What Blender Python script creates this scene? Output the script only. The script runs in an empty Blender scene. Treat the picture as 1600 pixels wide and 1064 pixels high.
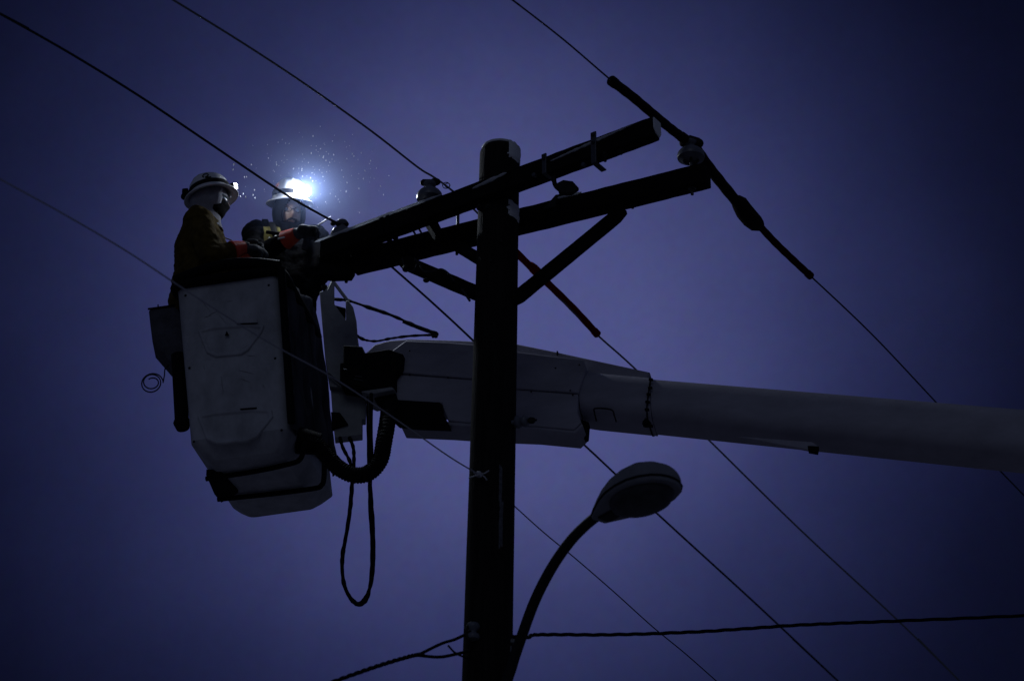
import bpy, bmesh, math, random
from mathutils import Vector, Matrix, noise
random.seed(7)
R = math.radians
V = Vector
scene = bpy.context.scene
COL = scene.collection

# ------------------------------------------------------------------ camera
PITCH = R(30.0); FPX = 4790.0; CAM = V((0, 0, 1.6))
cam_d = bpy.data.cameras.new('camera'); cam = bpy.data.objects.new('camera', cam_d); COL.objects.link(cam)
cam.location = CAM; cam.rotation_euler = (R(90) + PITCH, 0, 0)
cam_d.sensor_width = 36; cam_d.lens = 36 * FPX / 1600; cam_d.clip_end = 3000; cam_d.clip_start = .1
cam_d.dof.use_dof = True; cam_d.dof.focus_distance = 17.0; cam_d.dof.aperture_fstop = 2.2
scene.camera = cam

def ray(px, py):
    a = (px - 800) / FPX; b = (532 - py) / FPX
    return V((a, -math.sin(PITCH) * b + math.cos(PITCH), math.cos(PITCH) * b + math.sin(PITCH)))
def P(px, py, Y):                       # point of the vertical plane y = Y
    d = ray(px, py); return CAM + d * (Y / d.y)
def PZ(px, py, z):                      # point at height z
    d = ray(px, py); return CAM + d * ((z - CAM.z) / d.z)
def PV(px, py, p0, dx, dy):             # point of the vertical plane through p0 along (dx, dy)
    d = ray(px, py); n = V((-dy, dx, 0)); return CAM + d * ((p0 - CAM).dot(n) / d.dot(n))

# ------------------------------------------------------------------ world: night sky glowing over the town, lens vignetting painted into its falloff
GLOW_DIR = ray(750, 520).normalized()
w = bpy.data.worlds.new('World'); scene.world = w; w.use_nodes = True
nt = w.node_tree; nt.nodes.clear()
N = nt.nodes.new; L = nt.links.new
out = N('ShaderNodeOutputWorld')
tc = N('ShaderNodeTexCoord')
nrm = N('ShaderNodeVectorMath'); nrm.operation = 'NORMALIZE'; L(tc.outputs['Generated'], nrm.inputs[0])
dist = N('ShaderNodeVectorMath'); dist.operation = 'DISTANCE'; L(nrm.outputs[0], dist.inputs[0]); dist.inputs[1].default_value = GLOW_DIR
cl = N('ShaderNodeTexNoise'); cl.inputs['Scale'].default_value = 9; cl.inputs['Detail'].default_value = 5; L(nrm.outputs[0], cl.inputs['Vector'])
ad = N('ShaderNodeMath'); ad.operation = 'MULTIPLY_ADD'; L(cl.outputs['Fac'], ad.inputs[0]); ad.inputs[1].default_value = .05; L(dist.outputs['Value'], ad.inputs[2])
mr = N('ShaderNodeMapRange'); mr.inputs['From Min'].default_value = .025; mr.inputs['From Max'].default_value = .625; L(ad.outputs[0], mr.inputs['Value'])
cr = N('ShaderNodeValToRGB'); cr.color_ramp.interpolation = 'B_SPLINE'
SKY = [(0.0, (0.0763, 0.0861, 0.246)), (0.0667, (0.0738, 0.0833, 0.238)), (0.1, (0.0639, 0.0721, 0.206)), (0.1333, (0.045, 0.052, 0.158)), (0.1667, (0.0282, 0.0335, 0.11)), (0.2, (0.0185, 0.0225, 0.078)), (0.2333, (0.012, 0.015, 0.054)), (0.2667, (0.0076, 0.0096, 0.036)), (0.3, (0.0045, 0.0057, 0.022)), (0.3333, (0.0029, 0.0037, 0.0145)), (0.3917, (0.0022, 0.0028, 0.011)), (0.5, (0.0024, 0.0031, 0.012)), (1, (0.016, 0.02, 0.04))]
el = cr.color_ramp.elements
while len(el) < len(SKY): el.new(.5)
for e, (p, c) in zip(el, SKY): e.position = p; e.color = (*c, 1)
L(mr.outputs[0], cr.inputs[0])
gr = N('ShaderNodeTexNoise'); gr.inputs['Scale'].default_value = 1500; gr.inputs['Detail'].default_value = 1; L(nrm.outputs[0], gr.inputs['Vector'])
gm = N('ShaderNodeMapRange'); gm.data_type = 'FLOAT_VECTOR'; L(gr.outputs['Color'], gm.inputs['Vector'])
for nm_, v_ in (('From Min', .36), ('From Max', .64), ('To Min', .84), ('To Max', 1.16)):
    for s_ in gm.inputs:
        if s_.name == nm_ and s_.type == 'VECTOR': s_.default_value = (v_, v_, v_)
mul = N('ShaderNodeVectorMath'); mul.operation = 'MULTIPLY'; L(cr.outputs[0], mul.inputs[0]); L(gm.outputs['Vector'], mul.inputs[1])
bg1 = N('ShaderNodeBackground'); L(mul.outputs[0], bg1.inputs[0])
sky = N('ShaderNodeTexSky'); sky.sky_type = 'NISHITA'; sky.sun_disc = False; sky.sun_elevation = R(-6); sky.sun_rotation = R(200)
bg2 = N('ShaderNodeBackground'); L(sky.outputs[0], bg2.inputs[0]); bg2.inputs[1].default_value = .05
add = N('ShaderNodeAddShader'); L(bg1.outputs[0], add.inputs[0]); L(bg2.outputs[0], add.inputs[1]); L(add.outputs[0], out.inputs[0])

sd = bpy.data.lights.new('fill_sun', 'SUN'); sun = bpy.data.objects.new('fill_sun', sd); COL.objects.link(sun)
sd.energy = .050; sd.angle = R(25); sd.color = (.66, .78, 1)  # dim sun added from behind the camera to fill the facing sides
sun.rotation_euler = V((.12, 1.0, -.45)).to_track_quat('-Z', 'Y').to_euler()

scene.view_settings.view_transform = 'Standard'; scene.view_settings.look = 'None'
scene.view_settings.exposure = 0; scene.view_settings.gamma = 1
scene.cycles.use_denoising = True
scene.cycles.volume_bounces = 0
scene.cycles.max_bounces = 6

# ------------------------------------------------------------------ materials
def mat(name, col, rough=.7, metal=0, var=.25, scale=12, bump=.15, stretch=(1, 1, 1), bscale=None, col2=None, spec=.5, sheen=0):
    m = bpy.data.materials.new(name); m.use_nodes = True; t = m.node_tree; b = t.nodes['Principled BSDF']
    b.inputs['Roughness'].default_value = rough; b.inputs['Metallic'].default_value = metal
    b.inputs['Specular IOR Level'].default_value = spec
    if sheen: b.inputs['Sheen Weight'].default_value = sheen
    g = t.nodes.new('ShaderNodeNewGeometry'); mp = t.nodes.new('ShaderNodeMapping'); mp.inputs['Scale'].default_value = stretch
    t.links.new(g.outputs['Position'], mp.inputs[0])
    n = t.nodes.new('ShaderNodeTexNoise'); n.inputs['Scale'].default_value = scale; n.inputs['Detail'].default_value = 6; n.inputs['Roughness'].default_value = .65
    t.links.new(mp.outputs[0], n.inputs['Vector'])
    r = t.nodes.new('ShaderNodeValToRGB'); r.color_ramp.elements[0].position = .33; r.color_ramp.elements[1].position = .68
    c2 = col2 or tuple(c * (1 - var) for c in col)
    r.color_ramp.elements[0].color = (*c2, 1); r.color_ramp.elements[1].color = (*col, 1)
    t.links.new(n.outputs['Fac'], r.inputs[0]); t.links.new(r.outputs[0], b.inputs['Base Color'])
    if bump:
        n2 = t.nodes.new('ShaderNodeTexNoise'); n2.inputs['Scale'].default_value = bscale or scale * 4; n2.inputs['Detail'].default_value = 4
        t.links.new(mp.outputs[0], n2.inputs['Vector'])
        bp = t.nodes.new('ShaderNodeBump'); bp.inputs['Strength'].default_value = bump; bp.inputs['Distance'].default_value = .01
        t.links.new(n2.outputs['Fac'], bp.inputs['Height']); t.links.new(bp.outputs[0], b.inputs['Normal'])
    return m
def emis(name, col, s):
    m = bpy.data.materials.new(name); m.use_nodes = True; b = m.node_tree.nodes['Principled BSDF']
    b.inputs['Base Color'].default_value = (.8, .8, .8, 1); b.inputs['Emission Color'].default_value = (*col, 1); b.inputs['Emission Strength'].default_value = s
    return m
M = dict(
    wood=mat('creosote_wood', (.022, .019, .017), .9, 0, .5, 3, .5, (14, 14, 1.2), 8, spec=.15),
    timber=mat('weathered_timber', (.015, .013, .012), .95, 0, .5, 6, .4, spec=.1),
    steel=mat('galvanised_steel', (.12, .125, .14), .5, .8, .3, 60, .1),
    dsteel=mat('dark_steel', (.03, .03, .032), .6, .5, .4, 40, .2, spec=.2),
    porcelain=mat('grey_porcelain', (.14, .15, .18), .35, 0, .15, 30, .03),
    porc_dark=mat('porcelain_underside', (.10, .10, .12), .4, 0, .2, 30, .03),
    wire=mat('aluminium_wire', (.035, .035, .04), .7, .0, .3, 80, .1, spec=.2),
    rope=mat('pale_rope', (.50, .50, .56), .9, 0, .3, 200, .3),
    snow=mat('snow', (.80, .82, .85), .8, 0, .08, 40, .4),
    snow_thin=None, frost=mat('thin_frost', (.16, .165, .19), .9, 0, .7, 60, .3),
    hose=mat('orange_line_hose', (.21, .014, .010), .8, 0, .35, 25, .1, spec=.06),
    hose_dark_red=mat('dark_red_hose', (.055, .010, .008), .8, 0, .35, 25, .1, spec=.1),  # deeper red than the other line hose
    hose_dark=mat('dark_line_hose', (.016, .008, .009), .7, 0, .35, 25, .1, spec=.15),
    rubber=mat('black_rubber', (.008, .008, .009), .7, 0, .3, 60, .3, spec=.12),
    fibreglass=mat('white_fibreglass', (.53, .54, .57), .55, 0, .38, 7, .10, (1, 1, .7), 70, spec=.25),
    boompaint=mat('white_boom_paint', (.44, .43, .50), .6, 0, .22, 5, .05, (1, 1, 2.5), 60, spec=.2),
    panel=mat('grey_white_panel', (.36, .37, .39), .55, 0, .35, 9, .08),
    black=mat('black_plastic', (.006, .006, .007), .7, 0, .3, 40, .15, spec=.1),
    canvas=mat('dark_canvas', (.085, .090, .115), .85, 0, .8, 10, .5, (1, 1, .25), 60, spec=.15),
    pouch=mat('grey_canvas_pouch', (.10, .10, .12), .9, 0, .4, 14, .3, spec=.1),
    hat=mat('white_helmet_plastic', (.72, .73, .76), .30, 0, .06, 20, .02),
    jacket=mat('olive_jacket', (.11, .074, .018), .9, 0, .55, 18, .5, (1, 1, 1), 30, spec=.1),
    vest=mat('yellow_vest', (.20, .17, .055), .9, 0, .45, 22, .5, (1, 1, 1), 40, spec=.1),
    dark_cloth=mat('navy_cloth', (.005, .005, .007), .95, 0, .4, 20, .4, spec=.08),
    grey_hood=mat('grey_fleece', (.30, .30, .34), .95, 0, .2, 30, .35, spec=.1),
    dark_hood=mat('dark_fleece', (.016, .016, .022), .95, 0, .3, 30, .35, spec=.1),
    skin=mat('skin', (.50, .33, .26), .55, 0, .15, 60, .1),
    beard=mat('dark_beard', (.03, .022, .018), .95, 0, .5, 150, .8, spec=.1),
    red=mat('orange_rubber_sleeve', (.80, .075, .025), .42, 0, .25, 30, .2),
    glove=mat('grey_work_glove', (.085, .095, .11), .8, 0, .5, 40, .4, spec=.2),
    reflect=mat('reflective_tape', (.65, .66, .62), .4, .2, .2, 50, .1),
    goggle=mat('goggle_lens', (.05, .06, .07), .08, 0, .1, 10, 0),
    lampbody=mat('street_lamp_enamel', (.24, .245, .275), .6, 0, .3, 9, .1, spec=.3),
    lampglass=mat('dusty_lamp_refractor', (.07, .07, .08), .45, 0, .5, 14, .5, (1, 1, 1), 120, spec=.2),
    eye=mat('eye', (.5, .5, .5), .3, 0, .05, 20, 0),
    tag=mat('red_decal', (.45, .06, .03), .5, 0, .1, 20, 0),
    lens1=emis('headlamp_beam_small', (.85, .92, 1), 30),
    lens2=emis('headlamp_beam_large', (.85, .92, 1), 90),
    ground=mat('snowy_ground', (.80, .74, .66), .9, 0, .3, .6, .3),
)

def snow_light():                        # loose snow lets light through
    m = bpy.data.materials.new('loose_snow'); m.use_nodes = True; t = m.node_tree; t.nodes.clear()
    ou = t.nodes.new('ShaderNodeOutputMaterial'); d1 = t.nodes.new('ShaderNodeBsdfDiffuse'); d2 = t.nodes.new('ShaderNodeBsdfTranslucent'); mx = t.nodes.new('ShaderNodeMixShader'); mx.inputs[0].default_value = .5
    n = t.nodes.new('ShaderNodeTexNoise'); n.inputs['Scale'].default_value = 60; r = t.nodes.new('ShaderNodeValToRGB'); r.color_ramp.elements[0].color = (.75, .78, .83, 1); r.color_ramp.elements[1].color = (.95, .96, .98, 1)
    t.links.new(n.outputs['Fac'], r.inputs[0])
    for q_ in (d1, d2): t.links.new(r.outputs[0], q_.inputs['Color'])
    t.links.new(d1.outputs[0], mx.inputs[1]); t.links.new(d2.outputs[0], mx.inputs[2]); t.links.new(mx.outputs[0], ou.inputs[0]); return m
M['snow_thin'] = snow_light(); M['lit_wire'] = mat('painted_lit_wire', (.19, .20, .22), .55, 0, .3, 80, .1)  # paler copy of the wire, headlamp light put into its colour
# ------------------------------------------------------------------ mesh building
ORG = {}
def frame_of(t, up=V((0, 0, 1))):
    t = t.normalized(); s = t.cross(up)
    if s.length < 1e-4: s = t.cross(V((0, 1, 0)))
    s.normalize(); return t, s, s.cross(t)
class MB:
    def __init__(s): s.v = []; s.f = []
    def add(s, vs, fs):
        o = len(s.v); s.v += [V(x) for x in vs]; s.f += [tuple(i + o for i in f) for f in fs]; return s
    def loft(s, rings, closed=False, caps=True):
        n = len(rings[0]); o = len(s.v); m = len(rings)
        for r in rings: s.v += [V(x) for x in r]
        for k in range(m if closed else m - 1):
            a = o + k * n; b = o + ((k + 1) % m) * n
            for i in range(n): j = (i + 1) % n; s.f.append((a + i, a + j, b + j, b + i))
        if caps and not closed:
            s.f.append(tuple(o + i for i in reversed(range(n)))); s.f.append(tuple(o + (m - 1) * n + i for i in range(n)))
        return s
    def tube(s, pts, r, n=10, closed=False, flat=1.0):
        pts = [V(p) for p in pts]; m = len(pts); rr = r if isinstance(r, (list, tuple)) else [r] * m
        t0, a, b = frame_of(pts[1] - pts[0]); rings = []; prev = a
        for k in range(m):
            t = (pts[(k + 1) % m] if (closed or k < m - 1) else pts[k]) - (pts[k - 1] if (closed or k > 0) else pts[k])
            t.normalize(); a = (prev - t * prev.dot(t)).normalized(); b = t.cross(a); prev = a
            rings.append([pts[k] + (a * math.cos(2 * math.pi * i / n) + b * math.sin(2 * math.pi * i / n) * flat) * rr[k] for i in range(n)])
        return s.loft(rings, closed)
    def prism(s, pts, off):
        pts = [V(p) for p in pts]; off = V(off); n = len(pts); o = len(s.v)
        s.v += pts + [p + off for p in pts]
        s.f.append(tuple(o + i for i in range(n))); s.f.append(tuple(o + n + i for i in reversed(range(n))))
        for i in range(n): j = (i + 1) % n; s.f.append((o + i, o + n + i, o + n + j, o + j))
        return s
    def box(s, c, ax, ay, az):           # centre and three half-extent vectors
        c = V(c); q = [c - ax - ay - az, c + ax - ay - az, c + ax + ay - az, c - ax + ay - az]
        return s.prism(q, az * 2)
    def ball(s, c, r, nu=14, nv=9, sc=(1, 1, 1), rot=None, wob=0):
        vs = []; fs = []; c = V(c)
        for j in range(nv + 1):
            th = math.pi * j / nv
            for i in range(nu):
                ph = 2 * math.pi * i / nu; d = V((math.sin(th) * math.cos(ph), math.sin(th) * math.sin(ph), math.cos(th)))
                k = r * (1 + wob * noise.noise(d * 2 + c * 9))
                p = V((d.x * sc[0], d.y * sc[1], d.z * sc[2])) * k
                vs.append(c + (rot @ p if rot else p))
        for j in range(nv):
            for i in range(nu): k = (i + 1) % nu; fs.append((j * nu + i, (j + 1) * nu + i, (j + 1) * nu + k, j * nu + k))
        return s.add(vs, fs)
    def lathe(s, c, axis, prof, n=24, sx=1.0):   # prof: list of (radius, height)
        t, a, b = frame_of(V(axis)); c = V(c)
        return s.loft([[c + t * h + (a * math.cos(2 * math.pi * i / n) + b * math.sin(2 * math.pi * i / n)) * max(r, 1e-4) for i in range(n)] for r, h in prof])
    def build(s, name, m, parent=None, smooth=40, bevel=0, origin=None, mats=None, solid=0, sub=0, kind=None):
        o0 = ORG[parent.name] if parent else (V(origin) if origin is not None else sum(s.v, V()) / max(1, len(s.v)))
        me = bpy.data.meshes.new(name); me.from_pydata([tuple(v - o0) for v in s.v], [], s.f)
        bm = bmesh.new(); bm.from_mesh(me); bmesh.ops.remove_doubles(bm, verts=bm.verts, dist=1e-5)
        bmesh.ops.recalc_face_normals(bm, faces=bm.faces); bm.to_mesh(me); bm.free()
        me.materials.append(M[m] if isinstance(m, str) else m)
        if smooth:
            for p in me.polygons: p.use_smooth = True
            me.set_sharp_from_angle(angle=R(smooth))
        o = bpy.data.objects.new(name, me); COL.objects.link(o); ORG[o.name] = o0
        if parent: o.parent = parent
        else: o.location = o0
        if solid: md = o.modifiers.new('solid', 'SOLIDIFY'); md.thickness = solid
        if bevel: md = o.modifiers.new('bevel', 'BEVEL'); md.width = bevel; md.segments = 2; md.limit_method = 'ANGLE'
        if sub: md = o.modifiers.new('sub', 'SUBSURF'); md.levels = sub; md.render_levels = sub
        if kind: o['kind'] = kind
        return o
def empty(name, loc):
    o = bpy.data.objects.new(name, None); COL.objects.link(o); o.location = loc; ORG[o.name] = V(loc); o.empty_display_size = .2; return o
def tag(o, label, cat, group=None, kind=None):
    o['label'] = label
    if cat: o['category'] = cat
    if group: o['group'] = group
    if kind: o['kind'] = kind
    return o
def spline(pts, k=8):                    # Catmull-Rom through the points
    pts = [V(p) for p in pts]; q = [pts[0] * 2 - pts[1]] + pts + [pts[-1] * 2 - pts[-2]]; out = []
    for i in range(1, len(q) - 2):
        a, b, c, d = q[i - 1:i + 3]
        for j in range(k):
            t = j / k; out.append(.5 * ((2 * b) + (c - a) * t + (2 * a - 5 * b + 4 * c - d) * t * t + (3 * b - a - 3 * c + d) * t ** 3))
    return out + [pts[-1]]
def lerp(a, b, t): return a + (b - a) * t

# ------------------------------------------------------------------ ground (below the frame)
g = MB(); S = 600; K = 24
for i in range(K + 1):
    for j in range(K + 1):
        x = (i / K * 2 - 1); y = (j / K * 2 - 1)
        g.v.append(V((S * x * abs(x), S * y * abs(y), .05 * noise.noise(V((i * .7, j * .7, 0))))))
for i in range(K):
    for j in range(K): a = i * (K + 1) + j; g.f.append((a, a + K + 1, a + K + 2, a + 1))
o = g.build('ground', 'ground', origin=(0, 0, 0)); tag(o, 'snow covered ground beneath the pole', None, kind='structure')

# ------------------------------------------------------------------ utility pole
YP = 14.0
top = P(781, 240, YP); bot = P(761, 1064, YP)
dz = (top - bot); base = bot - dz * (bot.z / dz.z)
RT, RB = .1085, .125                     # radius at the top and at the bottom edge of the frame
def pole_c(z): return base + (top - base) * (z / top.z)
def pole_r(z): return RT + (RB - RT) * (top.z - z) / (top.z - bot.z)
pole = empty('utility_pole', base)
tag(pole, 'tall dark wooden pole with two crossarms, angled braces and snow stuck to its side', 'utility pole')
m = MB(); rings = []; n = 40
for k in range(120):
    z = top.z * k / 119; c = pole_c(z); r = pole_r(z)
    rings.append([c + V((math.cos(2 * math.pi * i / n), math.sin(2 * math.pi * i / n), 0)) * r * (1 + .012 * noise.noise(V((i * .9 % 36, 0, z * .5))) + .008 * noise.noise(V((math.cos(i) * 2, math.sin(i) * 2, z * 2)))) for i in range(n)])
last = rings[-1]; c = pole_c(top.z)
rings.append([c + (p - c) * .93 + V((0, 0, .018)) for p in last]); rings.append([c + (p - c) * .4 + V((0, 0, .035)) for p in last])
m.loft(rings); m.build('pole_shaft', 'wood', pole, smooth=60)

def snow_patch(a0, a1, z0, z1, seed, th=.008, nu=14, nv=26, hole=.0, parent=pole, mt='snow'):
    # snow clinging to the round face of the pole: angles in degrees, measured from +x towards the camera
    vs = []; fs = []; keep = {}
    for j in range(nv + 1):
        for i in range(nu + 1):
            u = i / nu; v = j / nv; z = z0 + (z1 - z0) * v
            edge = 1 - max(abs(u * 2 - 1), abs(v * 2 - 1)) ** 2
            nn = noise.noise(V((u * 3 + seed, v * 7, seed * 1.7))) * .9 + noise.noise(V((u * 9 + seed, v * 20, seed))) * .4
            h = max(0.0, min(1, edge * 2.2 + nn - .25))
            a = -R(a0 + (a1 - a0) * u); rr = pole_r(z) * .99 + th * h
            c = pole_c(z); vs.append(c + V((math.cos(a), math.sin(a), 0)) * rr); keep[len(vs) - 1] = h > .05
    for j in range(nv):
        for i in range(nu):
            q = (j * (nu + 1) + i, j * (nu + 1) + i + 1, (j + 1) * (nu + 1) + i + 1, (j + 1) * (nu + 1) + i)
            if sum(keep[t] for t in q) >= 3: fs.append(q)
    mb = MB(); mb.v = vs; mb.f = fs
    return mb.build('snow', mt, parent, smooth=80)
zt = top.z
snow_patch(-8, 68, P(800, 262, YP).z, P(800, 232, YP).z, 3.0)
snow_patch(4, 66, P(800, 352, YP).z, P(800, 326, YP).z, 5.2)
snow_patch(62, 72, P(775, 800, YP).z, P(775, 740, YP).z, 8.1, th=.005, mt='frost'); snow_patch(58, 70, P(775, 872, YP).z, P(775, 792, YP).z, 2.4, th=.005, mt='frost')
# snow cap on the cut top
cap = MB(); c = pole_c(zt)
cap.loft([[c + V((math.cos(2 * math.pi * i / 28), math.sin(2 * math.pi * i / 28), 0)) * (RT * k * (1 + .02 * math.sin(i * 3))) + V((0, 0, h)) for i in range(28)] for k, h in ((.9, .018), (.93, .032), (.6, .052), (.2, .058))])
cap.build('snow_cap', 'snow', pole, smooth=80)

# crossarms: the upper one bolted to the near side of the pole, the other to the far side
def arm(ax, ay, bx, by, Yf, name, h=.12, d=.088):
    t = (781 - ax) / (bx - ax); z = P(781, ay + (by - ay) * t, Yf).z
    A = PZ(ax, ay, z); B = PZ(bx, by, z); t_ = (B - A).normalized(); back = V((-t_.y, t_.x, 0)); 
    if back.y < 0: back = -back
    m = MB(); K = 40; rings = []
    for k in range(K + 1):
        p = lerp(A, B, k / K); w = [noise.noise(V((k * .7, q * 5, z))) * .0035 for q in range(8)]
        rings.append([p + back * (0 + w[0]) + V((0, 0, w[1])), p + back * (d + w[2]) + V((0, 0, w[3])), p + back * d + V((0, 0, -h + w[5])), p + back * w[6] + V((0, 0, -h + w[7]))])
    m.loft(rings); o = m.build(name, 'timber', pole, smooth=30, bevel=.006)
    return o, A, B, t_, back, z, h, d
ua = arm(500, 376, 1018, 182, YP - .195, 'crossarm', .112, .078)
la = arm(548, 391, 1101, 253, YP + .115, 'crossarm')
ua[0]['label'] = 'upper crossarm with a snow line and steel strap, in front of the pole'
la[0]['label'] = 'lower crossarm behind the pole, holding the right hand insulator'
def on_arm(a, px, fy=.5, dz=0):          # point on top of an arm under image column px
    A, B, t_, back, z, h, d = a[1:]
    p = PV(px, 0, A + back * d * fy, t_.x, t_.y); s = (p - A).xy.dot(t_.xy); p = A + t_ * s + back * d * fy; p.z = z + dz; return p
# snow lying along the near top edge of the upper arm
def snow_strip(a, x0, x1, w0, dzf, hgt, seed, K=60, fy=0.0):
    m = MB(); rings = []; A, B, t_, back, z, h, d = a[1:]
    for k in range(K + 1):
        px = x0 + (x1 - x0) * k / K; p = on_arm(a, px, fy)
        p.z += dzf(k / K); e = math.sin(math.pi * min(1, max(0, k / K))) ** .4
        ww = w0 * e * (.7 + .6 * noise.noise(V((k * .25, seed, 0)))) + .001; hh = hgt * e * (.7 + .7 * noise.noise(V((k * .3, seed, 4)))) + .001
        rings.append([p + back * q[0] * ww + V((0, 0, q[1] * hh)) for q in ((-1, -.6), (-.7, .6), (0, 1), (.7, .6), (1, -.6), (0, -1))])
    m.loft(rings); return m.build('snow', 'snow_thin', a[0], smooth=80)
snow_strip(ua, 506, 694, .012, lambda t: .004, .013, 1)
snow_strip(ua, 740, 792, .010, lambda t: -.035 + .02 * t, .014, 8, 20, fy=-.04)
snow_strip(ua, 858, 985, .008, lambda t: -.045 + .040 * t, .009, 3, fy=-.02)
snow_strip(la, 868, 905, .01, lambda t: .002, .008, 5, 20)
# snow on the cut right end of the upper arm
A, B, t_, back, z, h, d = ua[1:]
m = MB(); q = []
for (u, v) in ((.06, -.04), (.94, -.06), (.97, -.7), (.8, -.93), (.35, -.82), (.08, -.6)): q.append(B + t_ * .003 + back * d * u + V((0, 0, h * v)))
m.prism(q, t_ * .009); m.build('snow', 'snow', ua[0], bevel=.003)

# pin insulators (porcelain mushroom, neck, steel pin, bolt below)
def insulator(a, px, s=1.0, lift=.085, fy=.5, cap='porcelain', sc=1.0, low=True):
    p = on_arm(a, px, fy); m = MB(); r = .067 * s * sc
    b0 = p + V((0, 0, lift))
    m.lathe(b0, V((0, 0, 1)), [(.3 * r, .004), (.55 * r, .004), (.6 * r, -.012), (.85 * r, .000), (1.0 * r, .004), (1.03 * r, .016), (.98 * r, .034), (.80 * r, .052), (.52 * r, .064), (.36 * r, .070), (.33 * r, .084), (.50 * r, .092), (.54 * r, .104), (.42 * r, .114), (.1 * r, .118)], 28)
    o = m.build('insulator', cap, a[0], smooth=50)
    if not low: return b0 + V((0, 0, .1))
    m = MB(); m.tube([p + V((0, 0, -h - .045)), p + V((0, 0, lift + .01))], .0085, 10)
    m.lathe(p + V((0, 0, .0)), V((0, 0, 1)), [(.02, .001), (.02, .009)], 8)
    m.lathe(p + V((0, 0, -h)), V((0, 0, -1)), [(.022, .001), (.022, .008), (.013, .009), (.013, .026)], 8)
    m.build('pin', 'steel', a[0], smooth=40)
    return b0 + V((0, 0, .1))
I1 = insulator(la, 1071, 1.08, .070)
I2 = insulator(ua, 676, 1.05, .045, fy=.75, low=False)
q_ = on_arm(la, 719, .5); m = MB(); m.tube([q_ + V((0, 0, -.01)), q_ + V((0, 0, .10))], .009, 10); m.build('pin', 'steel', la[0])
I3 = insulator(ua, 546, .95, .015, fy=.9, low=False)
# bolts, straps and clamps
def bolt(a, px, fy=.5, ln=.05, parent=None):
    p = on_arm(a, px, fy); p.z -= a[6]; m = MB()
    m.lathe(p, V((0, 0, -1)), [(.016, -.002), (.016, .012), (.008, .013), (.008, ln)], 8); m.build('bolt', 'dsteel', a[0], smooth=30)
bolt(la, 718, .5, .05); bolt(ua, 965, .4, .03); bolt(la, 981, .5, .03); bolt(ua, 941, .2, .05)
def strap(px, w, zt_, zb_, snowy):
    p = on_arm(ua, px, 0); A, B, t_, back, z, h, d = ua[1:]
    m = MB(); m.box(p - back * .007 + V((0, 0, (zt_ + zb_) / 2)), t_ * w, back * .005, V((0, 0, (zt_ - zb_) / 2)))
    m.box(p + back * .04 + V((0, 0, zb_ + .006)), t_ * w, back * .052, V((0, 0, .004)))
    o = m.build('strap', 'steel', ua[0], bevel=.004)
    m = MB()
    for zz in (zt_ - .02, (zt_ + zb_) / 2 + .03): MB().lathe(p - back * .012 + V((0, 0, zz)), -back, [(.010, 0), (.010, .008), (.005, .009), (.005, .016)], 8).build('bolt', 'steel', ua[0], smooth=30)
    MB().lathe(p - back * .012 + t_ * -.06 + V((0, 0, zb_ + .01)), -back, [(.012, -.01), (.012, .01), (.004, .012)], 8).build('bolt', 'steel', ua[0], smooth=30)
strap(925, .017, .032, -.165, True)
strap(850, .014, .012, -.115, True)
# a hooked dead end clamp hanging between the arms
pc = on_arm(ua, 868, .6)
m = MB(); Yk = pc.y
m.tube(spline([P(866, 268, Yk), P(866, 284, Yk), P(870, 293, Yk), P(880, 299, Yk), P(893, 300, Yk)], 5), .013, 10)
m.prism([P(870, 286, Yk - .015), P(880, 281, Yk - .015), P(895, 283, Yk - .015), P(905, 294, Yk - .015), P(893, 302, Yk - .015), P(874, 301, Yk - .015)], V((0, .03, 0)))
m.build('hook_clamp', 'dsteel', ua[0], bevel=.004)
m = MB(); Yk = on_arm(la, 860, 0).y - .01
m.prism([P(848, 327, Yk), P(868, 304, Yk), P(900, 300, Yk), P(903, 308, Yk), P(880, 322, Yk)], V((0, .05, 0))); m.build('mounting_plate', 'dsteel', la[0], bevel=.004)
# spacer block and tie between the arms, left of the pole
Yk = YP + .05
m = MB(); m.prism([P(664, 340, Yk), P(728, 318, Yk), P(742, 343, Yk), P(736, 350, Yk), P(700, 352, Yk), P(686, 360, Yk)][:0] or [P(662, 338, Yk + .1), P(678, 334, Yk + .1), P(692, 362, Yk + .1), P(680, 366, Yk + .1)], V((0, .09, 0)))
m.build('spacer_block', 'timber', pole, bevel=.004)
m = MB()
for x in (617, 646, 655): MB().tube([P(x - 8, 358 - (x - 617) * .37, 14.4), P(x + 8, 384 - (x - 617) * .3, 14.4)], .006, 8).build('jumper_wire', 'wire', pole)
m = MB(); Yb = ua[1].y
m.prism([P(498, 400, Yb + .03), P(556, 396, Yb + .03), P(554, 422, Yb + .03), P(549, 430, Yb + .03), P(520, 431, Yb + .03), P(498, 428, Yb + .03)], V((0, .065, 0)))
m.lathe(P(541, 439, Yb + .08), V((0, 0, -1)), [(.01, -.02), (.01, .012)], 8)
m.build('insulating_blanket', 'black', ua[0], bevel=.008)
m = MB()                                 # straps of the blanket wrapped round the upper arm
for px in (602, 611):
    for s_ in (0,):
        p = on_arm(ua, px, 0); ring = [p - back * .006 + V((0, 0, .006)), p + back * (d + .006) + V((0, 0, .006)), p + back * (d + .006) + V((0, 0, -h - .006)), p - back * .006 + V((0, 0, -h - .006))]
        m.loft([[q_ for q_ in ring], [q_ + t_ * .028 for q_ in ring]])
m.build('wrap_strap', 'black', ua[0], bevel=.004)
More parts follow.
